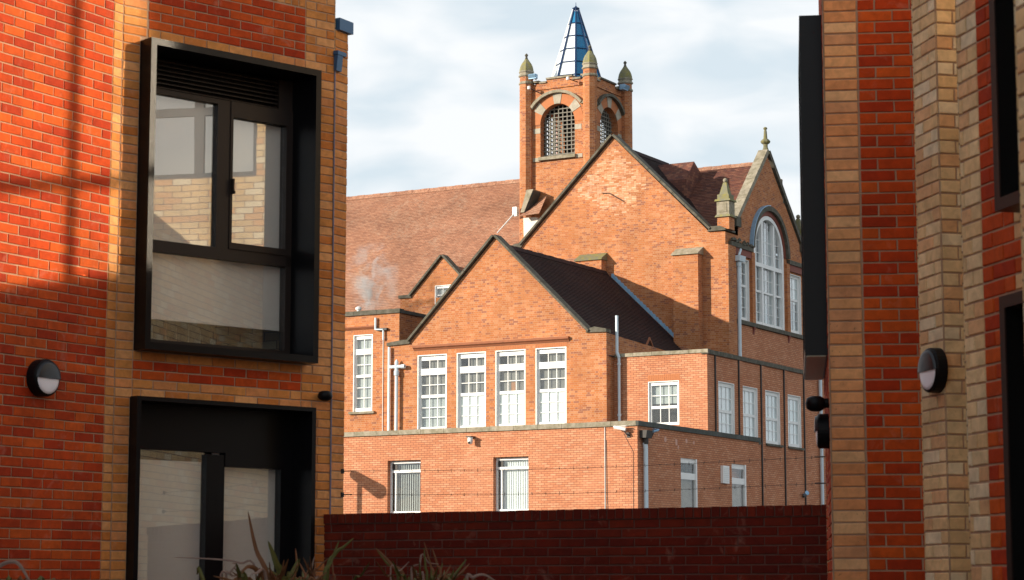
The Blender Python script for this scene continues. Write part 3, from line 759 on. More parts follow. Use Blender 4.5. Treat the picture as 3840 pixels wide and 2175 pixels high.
def rake(parent, frame, p, q, y0, y1, t, m, n, overhang=0):
    """coping slabs up one rake of a gable, from p to q in (x, z)"""
    d = Vector((q[0] - p[0], q[1] - p[1])); L = d.length; d.normalize(); nx, nz = -d.y * t, d.x * t
    if nz < 0: nx, nz = -nx, -nz
    for i in range(n):
        a = (p[0] + d.x * L * i / n, p[1] + d.y * L * i / n); b = (p[0] + d.x * (L * (i + 1) / n - .012), p[1] + d.y * (L * (i + 1) / n - .012))
        h = random.uniform(.97, 1.04)
        poly = [a, b, (b[0] + nx * h, b[1] + nz * h), (a[0] + nx * h, a[1] + nz * h)]
        if d.x < 0: poly = poly[::-1]
        part('coping_stone', MB().prism(poly, y0, y1), m, parent, frame)
def soldier(parent, frame, x0, x1, z0, z1, m):
    n = max(1, round((x1 - x0) / .075)); mb = MB(); w = (x1 - x0) / n
    for i in range(n): mb.box(x0 + i * w + .006, x0 + (i + 1) * w - .006, -.006, .01, z0, z1)
    part('soldier_arch', mb, m, parent, frame, kind='stuff')

# ---- lower flat-roofed extension
LE = thing('flat_roof_extension', 'long single-storey flat-roofed brick extension in front of the school, lowest and nearest part', 'building', S)
SD = side(0)
F0_WIN = [(-9.72, -8.36, 3.85, 5.86), (-5.46, -4.09, 3.85, 5.86), (-14.0, -12.6, 3.85, 5.86), (-18.3, -16.9, 3.85, 5.86)]
part('wall', wallface(rect(-24, 0, 0, 6.745), [rect(*w) for w in F0_WIN], reveal=.30), 'newer', LE, S)
F0S = [(3.28, 4.60, 3.7, 5.86), (7.51, 8.78, 3.7, 5.86)]
part('wall', wallface(rect(0, 9.96, 0, 6.745), [rect(*w) for w in F0S], reveal=.16), 'newer', LE, SD)
part('wall', MB().face([(-24, 0, 0), (-24, 6.2, 0), (-24, 6.2, 6.745), (-24, 0, 6.745)][::-1]).face([(0, 9.96, 0), (-.34, 9.96, 0), (-.34, 9.96, 6.7), (0, 9.96, 6.7)]), 'newer', LE, S)
part('roof', MB().face([(-24, .1, 6.80), (-.1, .1, 6.80), (-.1, 9.9, 6.80), (-24, 9.9, 6.80)]), 'darkcope', LE, S)
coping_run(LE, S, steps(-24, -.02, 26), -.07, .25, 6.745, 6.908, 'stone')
coping_run(LE, SD, steps(-.068, 10.0, 9), -.07, .20, 6.745, 6.908, 'darkcope')  # same coping as the front, coloured darker for its shaded side
FWD = Frame(tuple(S.w(0, .12)[:2]), 119.7)
for i, (x0, x1, z0, z1) in enumerate(F0_WIN):
    mb = MB().box(x0, x0 + .06, .07, .14, z0, z1).box(x1 - .06, x1, .07, .14, z0, z1).box(x0 + .06, x1 - .06, .06, .14, z1 - .10, z1 - .03).box(x0 + .06, x1 - .06, .06, .14, z1 - .42, z1 - .33).box(x0 + .06, x1 - .06, .06, .14, z0, z0 + .25)
    mb.box(x0 + .2, x0 + .235, .08, .13, z0 + .25, z1 - .42)
    w = part('window', mb, 'white', LE, FWD, 'ground-floor window with vertical blinds' if i < 2 else None)
    part('pane', MB().box(x0 + .06, x1 - .06, .10, .106, z0 + .25, z1 - .42), 'glass', w); part('pane', MB().box(x0 + .06, x1 - .06, .10, .106, z1 - .33, z1 - .10), 'glass', w)
    part('vent_fan', MB().box(x0 + .08, x0 + .27, .09, .12, z1 - .31, z1 - .13), 'darkiron', w)
    part('blind_rail', MB().box(x0, x1, .17, .21, z1 - .10, z1), 'curtainl', w)
    k = 14
    for j_ in range(k):
        xx = x0 + .05 + (x1 - x0 - .1) * (j_ + .5) / k; an = .62 if i != 1 else .30
        if i == 1 and j_ < 2: continue
        dx, dy = .056 * math.cos(an), .056 * math.sin(an)
        part('blind_slat', MB().face([(xx - dx, .22 + dy, z0), (xx + dx, .22 - dy, z0), (xx + dx, .22 - dy, z1 - .08), (xx - dx, .22 + dy, z1 - .08)]), 'blindw' if i == 1 else 'curtainl', w)
    part('room_back', MB().box(x0 - .1, x1 + .1, .5, .52, z0 - .1, z1 + .1), 'curtainl' if i == 1 else 'dark', w)
for (x0, x1, z0, z1), lb in zip(F0S, ('side window with cream patterned curtains', 'side window beside the white vent box')):
    mb = MB().box(x0, x0 + .07, .05, .12, z0, z1).box(x1 - .10, x1, .0, .12, z0, z1).box(x0 + .07, x1 - .1, .05, .12, z1 - .17, z1).box(x0 + .07, x1 - .1, .03, .12, z1 - .72, z1 - .50)
    w = part('window', mb, 'white', LE, SD, lb)
    part('pane', MB().box(x0 + .07, x1 - .1, .07, .076, z1 - .5, z1 - .17), 'glassq', w); part('pane', MB().box(x0 + .07, x1 - .1, .07, .076, z0, z1 - .72), 'glassq', w)
    part('curtain', MB().box(x0, x1, .18, .185, z0, z1 - .6), 'pattern', w); part('room_back', MB().box(x0 - .1, x1 + .1, .5, .52, z0 - .1, z1 + .1), 'dark', w)
vb = part('vent_box', MB().box(6.55, 7.08, -.10, 0, 5.12, 5.74), 'white', LE, SD)
mb = MB()
for i in range(8): mb.box(6.62, 7.01, -.112, -.10, 5.19 + i * .065, 5.215 + i * .065)
part('grille', mb, 'whitew', vb)
dp = MB().tube((.36, -.12, 0), (.36, -.12, 6.02), .075, seg=12).tube((.36, -.12, 6.02), (.34, -.10, 6.2), .08, seg=12)
part('downpipe', dp, 'pipe', LE, SD, 'pale blue-grey corner downpipe')
part('rainwater_hopper', MB().prismx([(-.24, 6.35), (0, 6.35), (0, 6.6), (-.28, 6.6)], .14, .58).tube((.36, -.12, 6.15), (.36, -.12, 6.36), .10), 'darkiron', LE, SD)
part('cable', MB().tube((-1.19, -.02, 0), (-1.19, -.02, 6.74), .014, seg=6), 'whitew', LE, S)
part('cable', MB().tube((-.95, -.01, 0), (-1.12, -.01, 4.6), .007, seg=5).tube((-1.12, -.01, 4.6), (-1.14, -.01, 6.3), .007, seg=5).tube((-.16, -.01, 0), (-.16, -.01, 5.9), .007, seg=5).tube((-.16, -.01, 5.9), (-.5, -.01, 6.5), .007, seg=5), 'darkiron', LE, S)
for xx, zz, rr in ((2.1, 6.40, .10), (2.95, 6.36, .13), (3.1, 6.20, .07), (3.75, 6.45, .09), (4.35, 6.42, .07), (1.6, 6.52, .05)):
    pts_ = [(xx + rr * random.uniform(.5, 1.1) * math.cos(k * .785), zz + rr * random.uniform(.6, 1.3) * math.sin(k * .785)) for k in range(8)]
    part('lime_stain', MB().prism(pts_, -.003, 0), 'limestain', LE, SD)

# ---- upper flat-roofed extension
UE = thing('flat_roof_extension', 'taller flat-roofed brick extension with mossy parapet behind the lower one, five sash windows', 'building', S, (-2, 6.3, 0))
FU = Frame(tuple(S.w(0, 6.285)[:2]), 119.7); US = side(-.35)
part('wall', wallface(rect(-4.05, -.35, 0, 9.74), [rect(-2.68, -1.46, 7.22, 8.80)]), 'newer', UE, FU)
US_W = [(7.21, 8.61), (9.28, 10.71), (11.45, 12.83), (13.53, 14.92)]
part('wall', wallface(rect(6.285, 24, 0, 9.62), [rect(a, b, 6.80, 8.80) for a, b in US_W], reveal=.14), 'newer', UE, US)
part('roof', MB().face([(-4.1, 6.4, 9.6), (-.4, 6.4, 9.6), (-.4, 24, 9.6), (-4.1, 24, 9.6)]), 'darkcope', UE, S)
coping_run(UE, FU, steps(-4.0, -.29, 5), -.06, .22, 9.74, 9.865, 'stone')
coping_run(UE, US, steps(6.22, 24, 16), -.07, .2, 9.70, 9.855, 'mossy')
part('parapet', MB().box(6.285, 24, 0, .2, 9.62, 9.70), 'newer', UE, US)
soldier(UE, FU, -2.70, -1.42, 8.81, 9.03, 'rubbed')
sash(UE, FU, -2.68, -1.46, 7.22, 8.80, [(7.92, 8.66, 2), (7.32, 7.82, 1)], yg=.10, blinds=((8.0, 8.8, 'curtainl'),), label='sash window at the front of the taller extension', room=.5)
for i, (a, b) in enumerate(US_W):
    sash(UE, US, a, b, 6.80, 8.80, [(7.80, 8.64, 2), (6.93, 7.70, 2)], yg=.10, stile=.09, blinds=((6.8, 8.8, 'blindw'),), cols=3)
    part('sill', MB().box(a - .08, b + .12, -.09, .1, 6.72, 6.80), 'mossy', UE, US)
for y_ in (6.92, 8.98, 11.02, 13.22, 15.2):
    part('joint_shadow_strip', MB().box(y_ - .028, y_ + .028, -.05, .0, 0, 9.70), 'darkiron', UE, US)  # dark strips stand in for the shadowed joints between bays
    if y_ > 7: part('brick_pier', MB().box(y_ + .05, y_ + .30, -.045, 0, 0, 9.69), 'newer', UE, US)
part('downpipe', MB().tube((16.75, -.10, 0), (16.75, -.10, 9.6), .07, seg=10), 'pipe', UE, US)
part('downpipe', MB().tube((-3.78, -.13, 6.8), (-3.78, -.13, 9.72), .052, seg=12).tube((-3.78, -.13, 9.72), (-3.84, -.17, 9.9), .06, seg=12).tube((-3.84, -.17, 9.88), (-3.84, -.17, 11.25), .055, seg=12).tube((-3.78, -.13, 9.45), (-3.78, -.13, 9.52), .075).tube((-3.78, -.13, 7.6), (-3.78, -.13, 7.68), .075), 'pipe', UE, FU, 'tall pale downpipe with an open top')

# ---- gabled wing with the four tall windows
GWG = thing('gabled_wing', 'gabled orange brick wing with four tall white sash windows in a row', 'building', S, (-8.7, 5.7, 0))
F3 = Frame(tuple(S.w(0, 5.685)[:2]), 119.7)
W3 = [(-12.08, -10.79), (-10.35, -9.09), (-8.67, -7.40), (-6.97, -5.69)]
pw = [(-13.40, 0), (-4.05, 0), (-4.05, 10.62), (-4.80, 10.66), (-8.70, 14.42), (-12.42, 10.72), (-13.40, 10.62)]
part('wall', wallface(pw, [rect(a, b, 7.3, 10.18) for a, b in W3], reveal=.16), 'old', GWG, F3)
part('wall', MB().face([(-4.05, 5.685, 0), (-4.05, 15, 0), (-4.05, 15, 10.2), (-4.05, 5.685, 10.6)]).face([(-13.4, 5.685, 0), (-13.4, 15, 0), (-13.4, 15, 10.2), (-13.4, 5.685, 10.6)][::-1]), 'old', GWG, S)
mb = slope(MB(), (-4.0, 5.9, 9.75), (-4.0, 14.7, 9.75), (-8.7, 5.9, 14.22), (-8.7, 14.7, 14.22), 60)
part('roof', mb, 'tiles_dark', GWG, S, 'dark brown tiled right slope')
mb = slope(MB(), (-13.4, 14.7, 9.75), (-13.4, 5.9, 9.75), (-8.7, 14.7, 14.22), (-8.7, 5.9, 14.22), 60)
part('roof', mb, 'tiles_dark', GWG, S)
mb = MB()
for i in range(20): mb.prism([(-8.85, 14.12), (-8.70, 14.30 + (.012 if i % 2 else 0)), (-8.55, 14.12)], 5.9 + i * .44, 5.9 + i * .44 + .43)
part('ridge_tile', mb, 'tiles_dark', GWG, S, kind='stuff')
rake(GWG, F3, (-12.45, 10.72), (-8.70, 14.48), -.15, .34, .085, 'mossy', 6)
rake(GWG, F3, (-4.76, 10.66), (-8.70, 14.48), -.15, .34, .085, 'mossy', 6)
part('kneeler', MB().prism([(-13.44, 10.60), (-12.42, 10.64), (-12.36, 10.80), (-12.75, 10.80), (-13.44, 10.72)], -.08, .3), 'mossy', GWG, F3)
part('kneeler', MB().prism([(-4.86, 10.64), (-4.02, 10.62), (-4.02, 10.74), (-4.50, 10.84), (-4.80, 10.76)], -.08, .3), 'mossy', GWG, F3)
part('string_course', MB().prismx([(-.02, 10.36), (0, 10.36), (0, 10.54), (-.13, 10.54), (-.13, 10.46), (-.06, 10.42)], -12.24, -5.55), 'moulding', GWG, F3)
for a, b in W3: soldier(GWG, F3, a - .03, b + .03, 10.19, 10.345, 'rubbed')
for i, (a, b) in enumerate(W3):
    w = sash(GWG, F3, a, b, 7.3, 10.18, [(9.66, 9.98, 1), (8.67, 9.42, 2), (7.45, 8.56, 3)], yg=.13, jamb=.03, stile=.08,
             blinds=((8.6, 9.45, 'curtain'), (7.3, 8.6, 'curtainl' if i == 0 else 'blindw')), label=('leftmost', 'second from left', 'third from left', 'rightmost')[i] + ' of the four tall sash windows')
    part('blind', MB().box(a + .45, b - .05, .26, .27, 9.6, 10.1), 'curtain', w)
part('amber_cupboard', MB().box(-8.12, -7.94, .21, .225, 8.68, 9.02), 'amber', GWG, F3)
part('downpipe', MB().tube((-13.30, -.10, 6.9), (-13.30, -.10, 10.55), .055, seg=10), 'white', GWG, F3)
part('downpipe', MB().tube((-12.93, -.15, 6.9), (-12.93, -.15, 9.45), .062, seg=12).tube((-12.93, -.15, 9.45), (-12.93, -.15, 9.62), .10, seg=12).tube((-12.93, -.15, 9.62), (-12.93, -.15, 9.98), .072, seg=12).tube((-12.93, -.15, 9.96), (-12.93, -.15, 10.06), .072, .02, seg=12).tube((-13.24, -.15, 9.78), (-12.56, -.15, 9.78), .062, seg=12).tube((-12.72, -.15, 9.78), (-12.56, -.15, 9.78), .08, seg=12), 'pipe', GWG, F3, 'soil pipe with a cross-shaped top')
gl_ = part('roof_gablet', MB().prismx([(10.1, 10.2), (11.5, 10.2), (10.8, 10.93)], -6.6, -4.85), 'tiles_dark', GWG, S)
part('bargeboard', MB().prismx([(10.08, 10.2), (10.16, 10.2), (10.8, 10.88), (10.8, 10.98)], -4.85, -4.80).prismx([(11.52, 10.2), (10.8, 10.98), (10.8, 10.88), (11.44, 10.2)], -4.85, -4.80), 'moulding', gl_)

# ---- left block with the narrow tall window
LBK = thing('flat_roof_block', 'narrow flat-topped orange brick block left of the gabled wing with one slim sash window', 'building', S, (-15, 6.5, 0))
F4 = Frame(tuple(S.w(0, 6.5)[:2]), 119.7); F4S = side(-13.44)
part('wall', wallface(rect(-24, -13.44, 0, 11.98), [rect(-15.55, -14.66, 8.22, 11.22), rect(-19.0, -18.1, 8.22, 11.22)], reveal=.16), 'old', LBK, F4)
part('wall', wallface(rect(6.5, 13.2, 0, 11.98)), 'old', LBK, F4S)
part('roof', MB().face([(-24, 6.6, 11.9), (-13.5, 6.6, 11.9), (-13.5, 13.2, 11.9), (-24, 13.2, 11.9)]), 'darkcope', LBK, S)
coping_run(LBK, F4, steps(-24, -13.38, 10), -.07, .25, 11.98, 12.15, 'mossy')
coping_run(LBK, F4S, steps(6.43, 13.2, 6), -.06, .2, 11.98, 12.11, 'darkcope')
for x0 in (-15.55, -19.0):
    sash(LBK, F4, x0, x0 + .89, 8.22, 11.22, [(10.66, 11.05, 1), (9.66, 10.45, 2), (8.36, 9.56, 3)], yg=.11, stile=.07, cols=2, blinds=((8.2, 11.1, 'curtainl'),), label='slim sash window with ten panes')
    part('sill', MB().box(x0 - .15, x0 + 1.02, -.10, .1, 8.13, 8.22), 'stone', LBK, F4)
    soldier(LBK, F4, x0 - .03, x0 + .92, 11.23, 11.40, 'rubbed')
part('string_course', MB().prismx([(-.02, 11.42), (0, 11.42), (0, 11.55), (-.10, 11.55), (-.10, 11.5)], -24, -14.5), 'moulding', LBK, F4)
part('vent_pipe', MB().tube((-14.48, -.08, 11.38), (-14.48, -.08, 11.84), .045, seg=10).tube((-14.5, -.1, 11.38), (-14.12, -.1, 11.36), .03).tube((-14.12, -.08, 11.40), (-14.12, -.08, 10.95), .04), 'pipe', LBK, F4)
part('gutter_outlet', MB().box(-14.42, -13.95, -.12, 0, 11.33, 11.42), 'darkiron', LBK, F4)
part('cable', MB().tube((-14.16, -.02, 6.9), (-14.16, -.02, 10.95), .018, seg=6), 'whitew', LBK, F4)

# ---- main school: long roof, cross gable, gable end
MS = thing('school_building', 'large old red brick school with long tiled roof, big plain gable and arched-window gable end', 'building', S, (-8, 16, 0))
F2 = Frame(tuple(S.w(0, 14.7)[:2]), 119.7); X2 = -3.35; SX = side(X2)
pw = [(-13.2, 0), (-3.35, 0), (-3.35, 15.50), (-4.05, 15.55), (-8.31, 19.80), (-12.62, 15.62), (-13.2, 15.45)]
part('wall', wallface(pw), 'old', MS, F2, 'big plain gable wall')
M['palebrick'] = single_brick('pale_repair_brick', [(.66, .37, .23), (.62, .32, .18), (.58, .27, .14), (.68, .41, .27), (.64, .34, .20)], .2)
mb = MB(); rs = random.Random(5)
for r_ in range(40):
    z = 16.55 + r_ * .075; x = -11.0 - (r_ % 2) * .11
    while x < -6.3:
        w_ = rs.choice((.215, .215, .102)); cx_, cz_ = x + w_ / 2, z
        d_ = min(math.hypot((cx_ + 8.55) / .85, (cz_ - 18.6) / .65), math.hypot((cx_ + 9.2) / .95, (cz_ - 17.85) / .42), math.hypot((cx_ + 8.0) / .95, (cz_ - 17.9) / .55), math.hypot((cx_ + 8.2) / .75, (cz_ - 17.15) / .40), math.hypot((cx_ + 8.35) / .35, (cz_ - 19.1) / .35))
        if rs.random() < max(0, min(.80, 1.75 - 1.15 * d_)) and cz_ < 19.4 - abs(cx_ + 8.31): mb.box(x, x + w_, -.004, .01, z, z + .064)
        x += w_ + .011
part('repair_brick', mb, 'palebrick', MS, F2, 'patch of paler replacement bricks', 'stuff')
part('iron_bar', MB().tube((-8.84, -.05, 17.53), (-8.5, -.05, 17.5), .018).tube((-8.5, -.05, 17.5), (-7.84, -.05, 17.10), .018), 'darkiron', MS, F2)
rake(MS, F2, (-12.66, 15.64), (-8.31, 19.87), -.16, .36, .09, 'mossy', 8)
rake(MS, F2, (-4.0, 15.62), (-8.31, 19.87), -.16, .36, .09, 'mossy', 8)
part('kneeler', MB().prism([(-13.75, 15.36), (-12.62, 15.56), (-12.5, 15.76), (-12.9, 15.72), (-13.75, 15.48)], -.10, .3), 'mossy', MS, F2)
part('kneeler', MB().prism([(-4.1, 15.55), (-3.30, 15.55), (-3.30, 15.62), (-3.55, 15.74), (-3.95, 15.74)], -.10, .9), 'mossy', MS, F2)
for x0, x1, zt, zb, mm in ((-5.46, -4.36, 14.66, 6, 'stone'), (-9.85, -8.68, 14.74, 6, 'lichen')):
    bt = part('buttress', MB().box(x0, x1, -.42, 0, zb, zt), 'old', MS, F2)
    part('buttress_cap', MB().prismx([(-.50, zt - .03), (-.50, zt + .02), (0, zt + .30), (0, zt - .03)], x0 - .05, x1 + .05), mm, bt)
# cross-gable roof
mb = slope(MB(), (-3.9, 15.0, 15.25), (-3.9, 20.0, 15.25), (-8.33, 15.0, 19.52), (-8.33, 20.0, 19.52), 52)
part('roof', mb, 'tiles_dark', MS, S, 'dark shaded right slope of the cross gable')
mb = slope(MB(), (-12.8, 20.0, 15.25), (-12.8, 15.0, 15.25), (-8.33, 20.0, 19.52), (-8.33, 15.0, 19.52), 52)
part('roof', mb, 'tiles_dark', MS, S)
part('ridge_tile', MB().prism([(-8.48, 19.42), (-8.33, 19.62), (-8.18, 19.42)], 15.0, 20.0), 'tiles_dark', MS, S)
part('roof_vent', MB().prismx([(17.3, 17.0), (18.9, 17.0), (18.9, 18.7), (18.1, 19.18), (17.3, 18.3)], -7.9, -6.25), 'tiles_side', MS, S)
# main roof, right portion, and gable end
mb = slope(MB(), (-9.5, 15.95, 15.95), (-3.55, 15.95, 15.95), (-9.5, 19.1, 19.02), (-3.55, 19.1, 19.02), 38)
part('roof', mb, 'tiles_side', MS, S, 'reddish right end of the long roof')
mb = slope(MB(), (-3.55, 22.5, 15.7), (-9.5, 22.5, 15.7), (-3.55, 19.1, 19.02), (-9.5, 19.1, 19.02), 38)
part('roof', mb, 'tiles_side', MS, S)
mb = slope(MB(), (-34, 12.85, 13.05), (-9.5, 12.85, 13.05), (-34, 19.1, 19.33), (-9.5, 19.1, 19.33), 76)
part('roof', mb, 'tiles', MS, S, 'long orange-brown tiled roof slope on the left')
mb = slope(MB(), (-9.5, 25.3, 13.05), (-34, 25.3, 13.05), (-9.5, 19.1, 19.33), (-34, 19.1, 19.33), 76)
part('roof', mb, 'tiles', MS, S)
mb = MB()
for i in range(56): mb.prismx([(18.95, 19.22), (19.25, 19.22), (19.1, 19.42 + (.012 if i % 2 else 0))], -34 + i * .44, -34 + i * .44 + .43)
for i in range(13): mb.prismx([(18.95, 18.92), (19.25, 18.92), (19.1, 19.10 + (.012 if i % 2 else 0))], -9.4 + i * .44, -9.4 + i * .44 + .43)
part('ridge_tile', mb, 'tiles', MS, S, kind='stuff')
F13 = Frame(tuple(S.w(0, 13.2)[:2]), 119.7)
part('wall', wallface(rect(-34, -12, 0, 13.2)), 'old', MS, F13)
part('eaves_board', MB().box(-34, -16.9, -.42, -.30, 12.94, 13.06), 'mossy', MS, F13)
# gable end facing right
AW = (17.53, 20.65, 12.1, 15.19); AC, AR = (AW[0] + AW[1]) / 2, (AW[1] - AW[0]) / 2
pw = [(14.7, 0), (27, 0), (27, 15.5), (22.55, 15.5), (22.55, 15.9), (19.1, 19.25), (15.95, 16.1), (15.95, 15.5), (14.7, 15.5)]
part('wall', wallface(pw, [arch(AW[0], AW[1], AW[2], AW[3], 18), rect(15.81, 17.0, 12.1, 14.62), rect(21.2, 22.5, 12.1, 14.62)], reveal=.2), 'old', MS, SX, 'gable end wall with the arched window')
part('wall', MB().box(15.2, 27, .5, 8, 0, 15.4), 'old', MS, SX)
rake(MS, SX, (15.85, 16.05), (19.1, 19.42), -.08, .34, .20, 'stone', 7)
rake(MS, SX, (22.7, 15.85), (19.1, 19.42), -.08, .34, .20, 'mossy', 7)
part('kneeler', MB().box(15.6, 16.1, -.10, .34, 15.85, 16.25), 'mossy', MS, SX)
part('kneeler', MB().box(22.45, 22.95, -.10, .34, 15.7, 16.05), 'mossy', MS, SX)
# arched window
w = MB(); yg = .14; ro, ri = AR - .02, AR - .17; n = 20
def ring(mb, c, zc, r0, r1, y0, y1, a0=0, a1=math.pi, n=20):
    for k in range(n):
        t0, t1 = a0 + (a1 - a0) * k / n, a0 + (a1 - a0) * (k + 1) / n
        P4 = [(c + r1 * math.cos(t0), zc + r1 * math.sin(t0)), (c + r1 * math.cos(t1), zc + r1 * math.sin(t1)), (c + r0 * math.cos(t1), zc + r0 * math.sin(t1)), (c + r0 * math.cos(t0), zc + r0 * math.sin(t0))]
        mb.prism(P4, y0, y1)
    return mb
ring(w, AC, AW[3], ri, AR - .005, .0, .2)
w.box(AW[0], AW[0] + .16, .0, .2, AW[2], AW[3]).box(AW[1] - .16, AW[1], .0, .2, AW[2], AW[3])
m1, m2 = AW[0] + .94, AW[1] - .94
top = lambda x: AW[3] + math.sqrt(max(0, ri * ri - (x - AC) ** 2))
for mx in (m1, m2): w.box(mx - .075, mx + .075, .03, .2, AW[2], top(mx) + .03)
w.box(AW[0] + .16, AW[1] - .16, .04, .2, AW[2], AW[2] + .14).box(AW[0] + .16, AW[1] - .16, .02, .2, 14.52, 14.68).box(AW[0] + .16, AW[1] - .16, .07, .2, 13.46, 13.54)
aw = part('window', w, 'white', MS, SX, 'big white arched window')
bars = MB()
for a, b in ((AW[0] + .16, m1 - .075), (m1 + .075, m2 - .075), (m2 + .075, AW[1] - .16)):
    nc = 2 if b - a < .8 else 3
    cw = (b - a) / nc
    for i in range(1, nc):
        bars.box(a + i * cw - .013, a + i * cw + .013, yg - .012, yg + .02, AW[2] + .14, min(top(a + i * cw), 99))
    for z0, z1, nr in ((12.24, 13.46, 3), (13.54, 14.52, 2)):
        rh = (z1 - z0) / nr
        for j_ in range(1, nr): bars.box(a, b, yg - .01, yg + .018, z0 + j_ * rh - .012, z0 + j_ * rh + .012)
        for i in range(nc):
            for j_ in range(nr): part('pane', MB().box(a + i * cw, a + (i + 1) * cw, yg + .004, yg + .009, z0 + j_ * rh, z0 + (j_ + 1) * rh), 'glass', aw)
    for zz in (15.12, 15.65):
        xa, xb = a, b
        if zz > AW[3]:
            hw = math.sqrt(ri * ri - (zz - AW[3]) ** 2); xa, xb = max(a, AC - hw), min(b, AC + hw)
        if xb > xa: bars.box(xa, xb, yg - .01, yg + .018, zz - .012, zz + .012)
    for i in range(nc):
        x0, x1 = a + i * cw, a + (i + 1) * cw
        poly = [(x0, 14.68), (x1, 14.68)] + [(x1 + (x0 - x1) * k / 6, max(14.69, top(x1 + (x0 - x1) * k / 6))) for k in range(7)]
        part('pane', MB().prism(poly, yg + .004, yg + .009), 'glass', aw)
part('glazing_bar', bars, 'white', aw)
for k in range(6):
    x0 = AW[0] + .18 + k * .5; part('curtain', MB().box(x0, x0 + .30, .30, .31, 12.1, min(16.3, top(x0 + (.0 if x0 < AC else .3)))), 'blindw', aw)
part('room_back', MB().box(AW[0] - .2, AW[1] + .2, .45, .47, 12, 17), 'dark', aw)
sash(MS, SX, 15.81, 17.0, 12.1, 14.62, [(13.6, 14.48, 2), (12.26, 13.5, 3)], yg=.13, stile=.10, cols=2, blinds=((12.1, 14.6, 'curtainl'),))
sash(MS, SX, 21.2, 22.5, 12.1, 14.62, [(13.6, 14.48, 2), (12.26, 13.5, 3)], yg=.13, stile=.10, cols=2, blinds=((13.4, 14.6, 'blindw'), (12.1, 13.4, 'curtainl')))
mb = ring(MB(), AC, AW[3], AR + .02, AR + .20, -.03, .01); part('brick_arch', mb, 'ruddy', MS, SX)
mb = ring(MB(), AC, AW[3], AR + .20, AR + .40, -.16, .01)
part('hood_mould', mb, 'mossy', MS, SX)
part('hood_flashing', ring(MB(), AC, AW[3], AR + .40, AR + .43, -.18, .01, math.pi * .52, math.pi), 'lead', MS, SX)
part('label_stop', MB().box(15.0, 17.2, -.14, .0, 14.98, 15.16), 'mossy', MS, SX); part('label_stop', MB().box(21.0, 26, -.14, .0, 14.98, 15.16), 'mossy', MS, SX)
part('brick_cornice', MB().box(15.02, 17.3, -.08, 0, 14.70, 14.98), 'ruddy', MS, SX); part('brick_cornice', MB().box(20.9, 26, -.08, 0, 14.70, 14.98), 'ruddy', MS, SX)
for a in (17.12, 20.78): part('pilaster', MB().box(a, a + .30, -.10, 0, 12.0, 14.98), 'old', MS, SX)
part('sill_course', MB().box(15.6, 26, -.12, 0, 11.93, 12.09), 'mossy', MS, SX)
for a in (17.22, 20.9): part('sill_bracket', MB().prismx([(-.12, 11.93), (0, 11.93), (0, 11.62), (-.04, 11.62)], a, a + .14), 'ruddy', MS, SX)
part('corner_pilaster', MB().box(14.7, 15.45, -.12, 0, 8, 14.98), 'old', MS, SX)
part('wall', MB().box(15.46, 26, -.03, 0, 8, 11.9), 'newer', MS, SX, 'pinker brickwork under the arched window')
part('downpipe', MB().tube((15.62, -.16, 9.7), (15.62, -.16, 14.3), .075, seg=12).tube((15.62, -.16, 14.2), (15.62, -.16, 14.38), .11, seg=12), 'pipe', MS, SX)
part('rainwater_hopper', MB().prismx([(-.30, 14.4), (-.02, 14.4), (-.02, 14.62), (-.34, 14.62)], 15.38, 15.95).tube((15.45, -.25, 14.62), (15.75, -.2, 14.9), .05), 'pipe', MS, SX)
mb = MB()
for k in range(26):
    x0 = 15.0 + random.random() * 2.2; z0 = 15.15 + random.random() * .12; r_ = .04 + random.random() * .06
    mb.lathe((x0, -.08 - random.random() * .06, z0), [(r_, -.02), (r_ * .8, r_ * .6), (r_ * .2, r_ * 1.2)], 6, random.random())
part('moss', mb, 'mossy', MS, SX, kind='stuff')

# pinnacles and finials
def pinnacle(x, y, zb, label, s=1.0):
    t = part('pinnacle', MB().box(x - .26 * s, x + .26 * s, y, y + .52 * s, zb, zb + .50 * s), 'old', MS, S, label)
    Z = zb + .5 * s; c = (x, y + .26 * s)
    def sq(r0, r1, z0, z1): return MB().lathe((c[0], c[1], 0), [(r0 * 1.414, z0), (r1 * 1.414, z1)], 4, math.pi / 4)
    part('base_moulding', sq(.34 * s, .29 * s, Z, Z + .10 * s), 'lichen', t); part('pedestal', sq(.27 * s, .27 * s, Z + .10 * s, Z + .64 * s), 'stone', t)
    part('panel', MB().box(x - .17 * s, x + .17 * s, y + .26 * s - .29 * s, y + .1 * s, Z + .2 * s, Z + .54 * s), 'stone', t)
    part('cap_moulding', sq(.34 * s, .32 * s, Z + .64 * s, Z + .72 * s), 'lichen', t); part('upper_block', sq(.25 * s, .25 * s, Z + .72 * s, Z + .92 * s), 'lichen', t)
    part('obelisk', sq(.19 * s, .07 * s, Z + .92 * s, Z + 1.42 * s), 'lichen', t)
    part('ball', MB().lathe((c[0], c[1], Z + 1.42 * s), [(.03, 0), (.08, .03), (.10, .09), (.08, .15), (.02, .19)], 10), 'stone', t, smooth=True)
pinnacle(-3.44, 14.72, 15.60, 'lichened pinnacle at the corner of the big gable')
pinnacle(-3.6, 22.7, 15.3, 'far pinnacle half hidden by the right-hand building')
fn = MB().lathe((-3.43, 19.1, 19.38), [(.20, 0), (.16, .12), (.10, .30), (.10, .42), (.19, .48), (.22, .54), (.17, .60), (.09, .66), (.07, .95), (.05, 1.05), (.09, 1.08), (.09, 1.12), (.03, 1.16)], 8)
part('finial', fn, 'lichen', MS, S)
fn = MB().lathe((-3.43, 20.75, 17.55), [(.12, 0), (.07, .30), (.14, .42), (.10, .5), (.05, .9), (.06, 1.0), (.02, 1.05)], 8)
part('finial', fn, 'mossy', MS, S)
